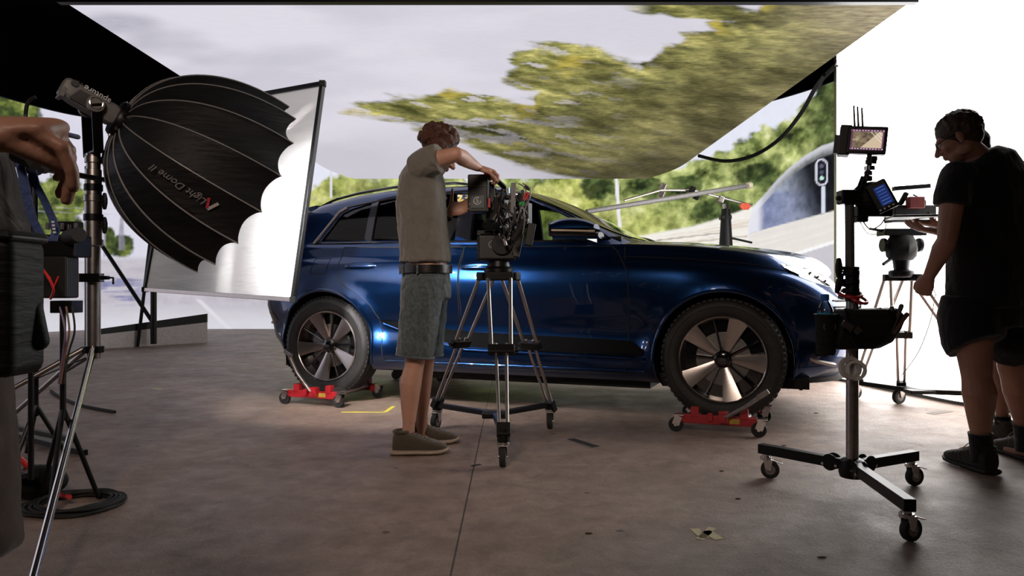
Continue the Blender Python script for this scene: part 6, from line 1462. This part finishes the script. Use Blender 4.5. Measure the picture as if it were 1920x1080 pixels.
for i in (0, 1): q.tube([J3['hip'][i], seg(J3['hip'][i], J3['kn'][i], .5), J3['kn'][i]+V3(0, 0, .06)], [.11, .11, .105], 20)
q.build('shorts', M_bsh, pb, mods=REMESH(.012, 3)); cap_hair(pb, X3, M3, J3['head'], J3['hf'], J3['hu'], M_hair, .004)
for i in (0, 1):
    an = J3['an'][i]; t = J3['toe'][i]; d = Vector((t.x-an.x, t.y-an.y, 0)).normalized(); h = Vector((an.x, an.y, 0))-d*.08; shoe(pb, h, h+d*.29, M_shoe1, M_bsole, lace=M_lace)
    q = MB(); q.tube([Vector((an.x, an.y, .06)), Vector((an.x, an.y, .13)), seg(an, J3['kn'][i], .12)], [.042, .042, .042], 18); q.build('sock', M_sock, pb)
tb = P(1712, 407, 4.1); tt = thing('tablet', 'dark flat tablet held level over the right-hand camera head', 'tablet', tb)
q = MB(); q.prism([(-.155, -.09), (.15, -.09), (.15, .11), (-.10, .11)], lambda u, v, w_: tb+Vector((u, v, w_+u*.02)), -.006, .006); q.build('case', mat('tablet_case', (.05, .055, .06), .35), tt, bevel=.003)
q = MB(); q.prism([(-.13, -.08), (.14, -.08), (.14, .10), (-.09, .10)], lambda u, v, w_: tb+Vector((u, v, w_+u*.02)), .0062, .0072); q.build('glass_front', mat('tablet_screen_off', (.03, .035, .04), .45, spec=.3), tt)
# ---------------------------------------------------------------- the person at the left edge, close to the lens
D4 = .98
pf = thing('person', 'person cut off by the left edge, brown shorts, hand above the blue strap', 'person', Vector((-1.0, 1.25, 0)))
def W4(x, y, z): return V3(x+.09, y, z)
f4 = V3(.75, .65, 0).normalized(); sl4 = V3(-.65, .75, 0).normalized()
J4 = dict(pelvis=W4(-1.04, 1.22, .97), waist=W4(-1.08, 1.20, 1.10), chest=W4(-1.14, 1.17, 1.34), neck=W4(-1.13, 1.2, 1.52), head=W4(-1.09, 1.24, 1.66), hf=V3(.8, .55, -.2), hu=V3(.1, .1, 1), side=sl4,
    sh=(W4(-1.27, 1.31, 1.46), W4(-1.05, 1.02, 1.46)), el=(W4(-1.5, 1.32, 1.2), W4(-1.22, 1.06, 1.18)), wr=(W4(-1.62, 1.30, .95), P(-52, 250, D4)),
    hip=(W4(-1.12, 1.29, .93), W4(-1.03, 1.18, .93)), kn=(W4(-1.10, 1.31, .50), W4(-1.015, 1.19, .50)), an=(W4(-1.12, 1.28, .09), W4(-1.04, 1.15, .09)), toe=(W4(-1.0, 1.40, .03), W4(-.93, 1.25, .03)),
    hand=(dict(d=V3(.3, .3, -.8), n=V3(.6, -.4, 0), t=-1), dict(d=V3(.96, .10, .10), n=V3(.22, .25, -.94), t=-1, curl=((40, 38, 20), (56, 34, 18), (62, 36, 20), (66, 38, 22)), spread=1, ts=4, tc=30, sc=1.14)), leg=1.0)
body4, X4, M4 = build_person(pf, J4, M_skin2, w_=1.0, vox=.0045)
q = MB(); q.tube([W4(-1.04, 1.22, .90), W4(-1.06, 1.21, 1.05), W4(-1.10, 1.19, 1.22), W4(-1.14, 1.17, 1.36), W4(-1.14, 1.18, 1.46), W4(-1.13, 1.2, 1.53)], [(.20, .15), (.19, .145), (.19, .145), (.195, .135), (.145, .105), (.075, .07)], 24, up=tuple(sl4))
for i in (0, 1): sleeve(q, J4['sh'][i], J4['el'][i], .95, .08, .06, seg(J4['chest'], J4['neck'], .45))
q.build('dark_top', fabric('charcoal_knit', (.03, .024, .02), .5, 12), pf, mods=REMESH(.01, 3)+(wrinkle(.014, .08),))
M_trou = fabric('brown_cotton', (.060, .036, .026), .6, 9, (1, 1, .4))
q = MB(); q.tube([W4(-1.04, 1.22, .98), W4(-1.04, 1.22, .86)], [(.195, .15), (.20, .15)], 24, up=tuple(sl4))
for i in (0, 1): h_, k_ = J4['hip'][i], J4['kn'][i]; q.tube([h_+V3(0, 0, .06), h_, seg(h_, k_, .5), k_+V3(0, 0, -.04)], [.1, .118, .12, .125], 22)
q.build('brown_shorts', M_trou, pf, mods=REMESH(.01, 3)+(wrinkle(.014, .08),))
cap_hair(pf, X4, M4, J4['head'], J4['hf'], J4['hu'], M_hair)
for i in (0, 1):
    an = J4['an'][i]; t = J4['toe'][i]; d = Vector((t.x-an.x, t.y-an.y, 0)).normalized(); h = Vector((an.x, an.y, 0))-d*.08; shoe(pf, h, h+d*.29, M_bshoe, M_bsole)
# camera bag slung at the left edge and the blue strap under the hand
cbg = thing('camera_bag', 'black camera bag hanging at the left edge below the blue strap', 'bag', P(0, 700, .98))
q = rbox(P(-8, 575, .98), (.09, .08, .18)); q.build('bag_body', M_nylon, cbg, bevel=.015)
q = rbox(P(-8, 445, .98), (.094, .084, .015)); q.build('bag_lid', M_blackp, cbg, bevel=.008)
q = MB(); q.tube([P(62, 580, 1.0), P(74, 640, 1.0)], [(.012, .012)]*2, 12, round_=True); q.build('side_pocket', M_nylon, cbg)
def strap(pts, w_, M, parent, name):
    q = MB(); rg = []
    for i, p in enumerate(pts):
        p = Vector(p); e = Vector((1, .25, 0)).normalized(); rg.append([p-e*w_/2, p+e*w_/2, p+e*w_/2+V3(0, .002, 0), p-e*w_/2+V3(0, .002, 0)])
    q.loft(rg); return q.build(name, M, parent)
st = thing('camera_strap', 'blue neck strap with white lettering hanging in a loop from the hand at left', 'strap', P(70, 300, 1.2)); M_strap = fabric('blue_webbing', (.035, .06, .16), .2, 60)
strap([P(34, 295, 1.2), P(42, 330, 1.2), P(50, 370, 1.2), P(60, 410, 1.2), P(76, 440, 1.2), P(96, 452, 1.2)], .013, M_strap, st, 'webbing')
strap([P(58, 312, 1.22), P(66, 345, 1.22), P(82, 375, 1.22), P(98, 410, 1.22), P(104, 435, 1.22), P(98, 452, 1.2)], .012, M_strap, st, 'webbing')
text_mesh('PIXEL', .0085, Matrix.Translation(P(103, 424, 1.213)) @ Matrix.Rotation(PI/2, 4, 'X') @ Matrix.Rotation(-1.35, 4, 'Z'), M_white, st, 'lettering', .0003) if False else None
for k in range(4): q = rbox(P(99+1.1*k, 416+6.5*k, 1.2115), (.0045, .001, .003)); q.build('white_lettering', M_white, st)
pn = MB(); pn.tube([P(100, 246, 1.02), P(146, 257, 1.06)], .0035, 10, round_=True); o = pn.build('pen', mat('blue_pen', (.06, .07, .16), .35)); tag(o, 'slim blue pen pointing right from between the fingers at the left edge', 'pen')
gr = MB(); gr.tube([P(30, 290, 1.19), P(58, 302, 1.18), P(66, 312, 1.18)], .012, 10); o = gr.build('handle', M_black); tag(o, 'black curved handle under the hand at the left edge', 'handle')
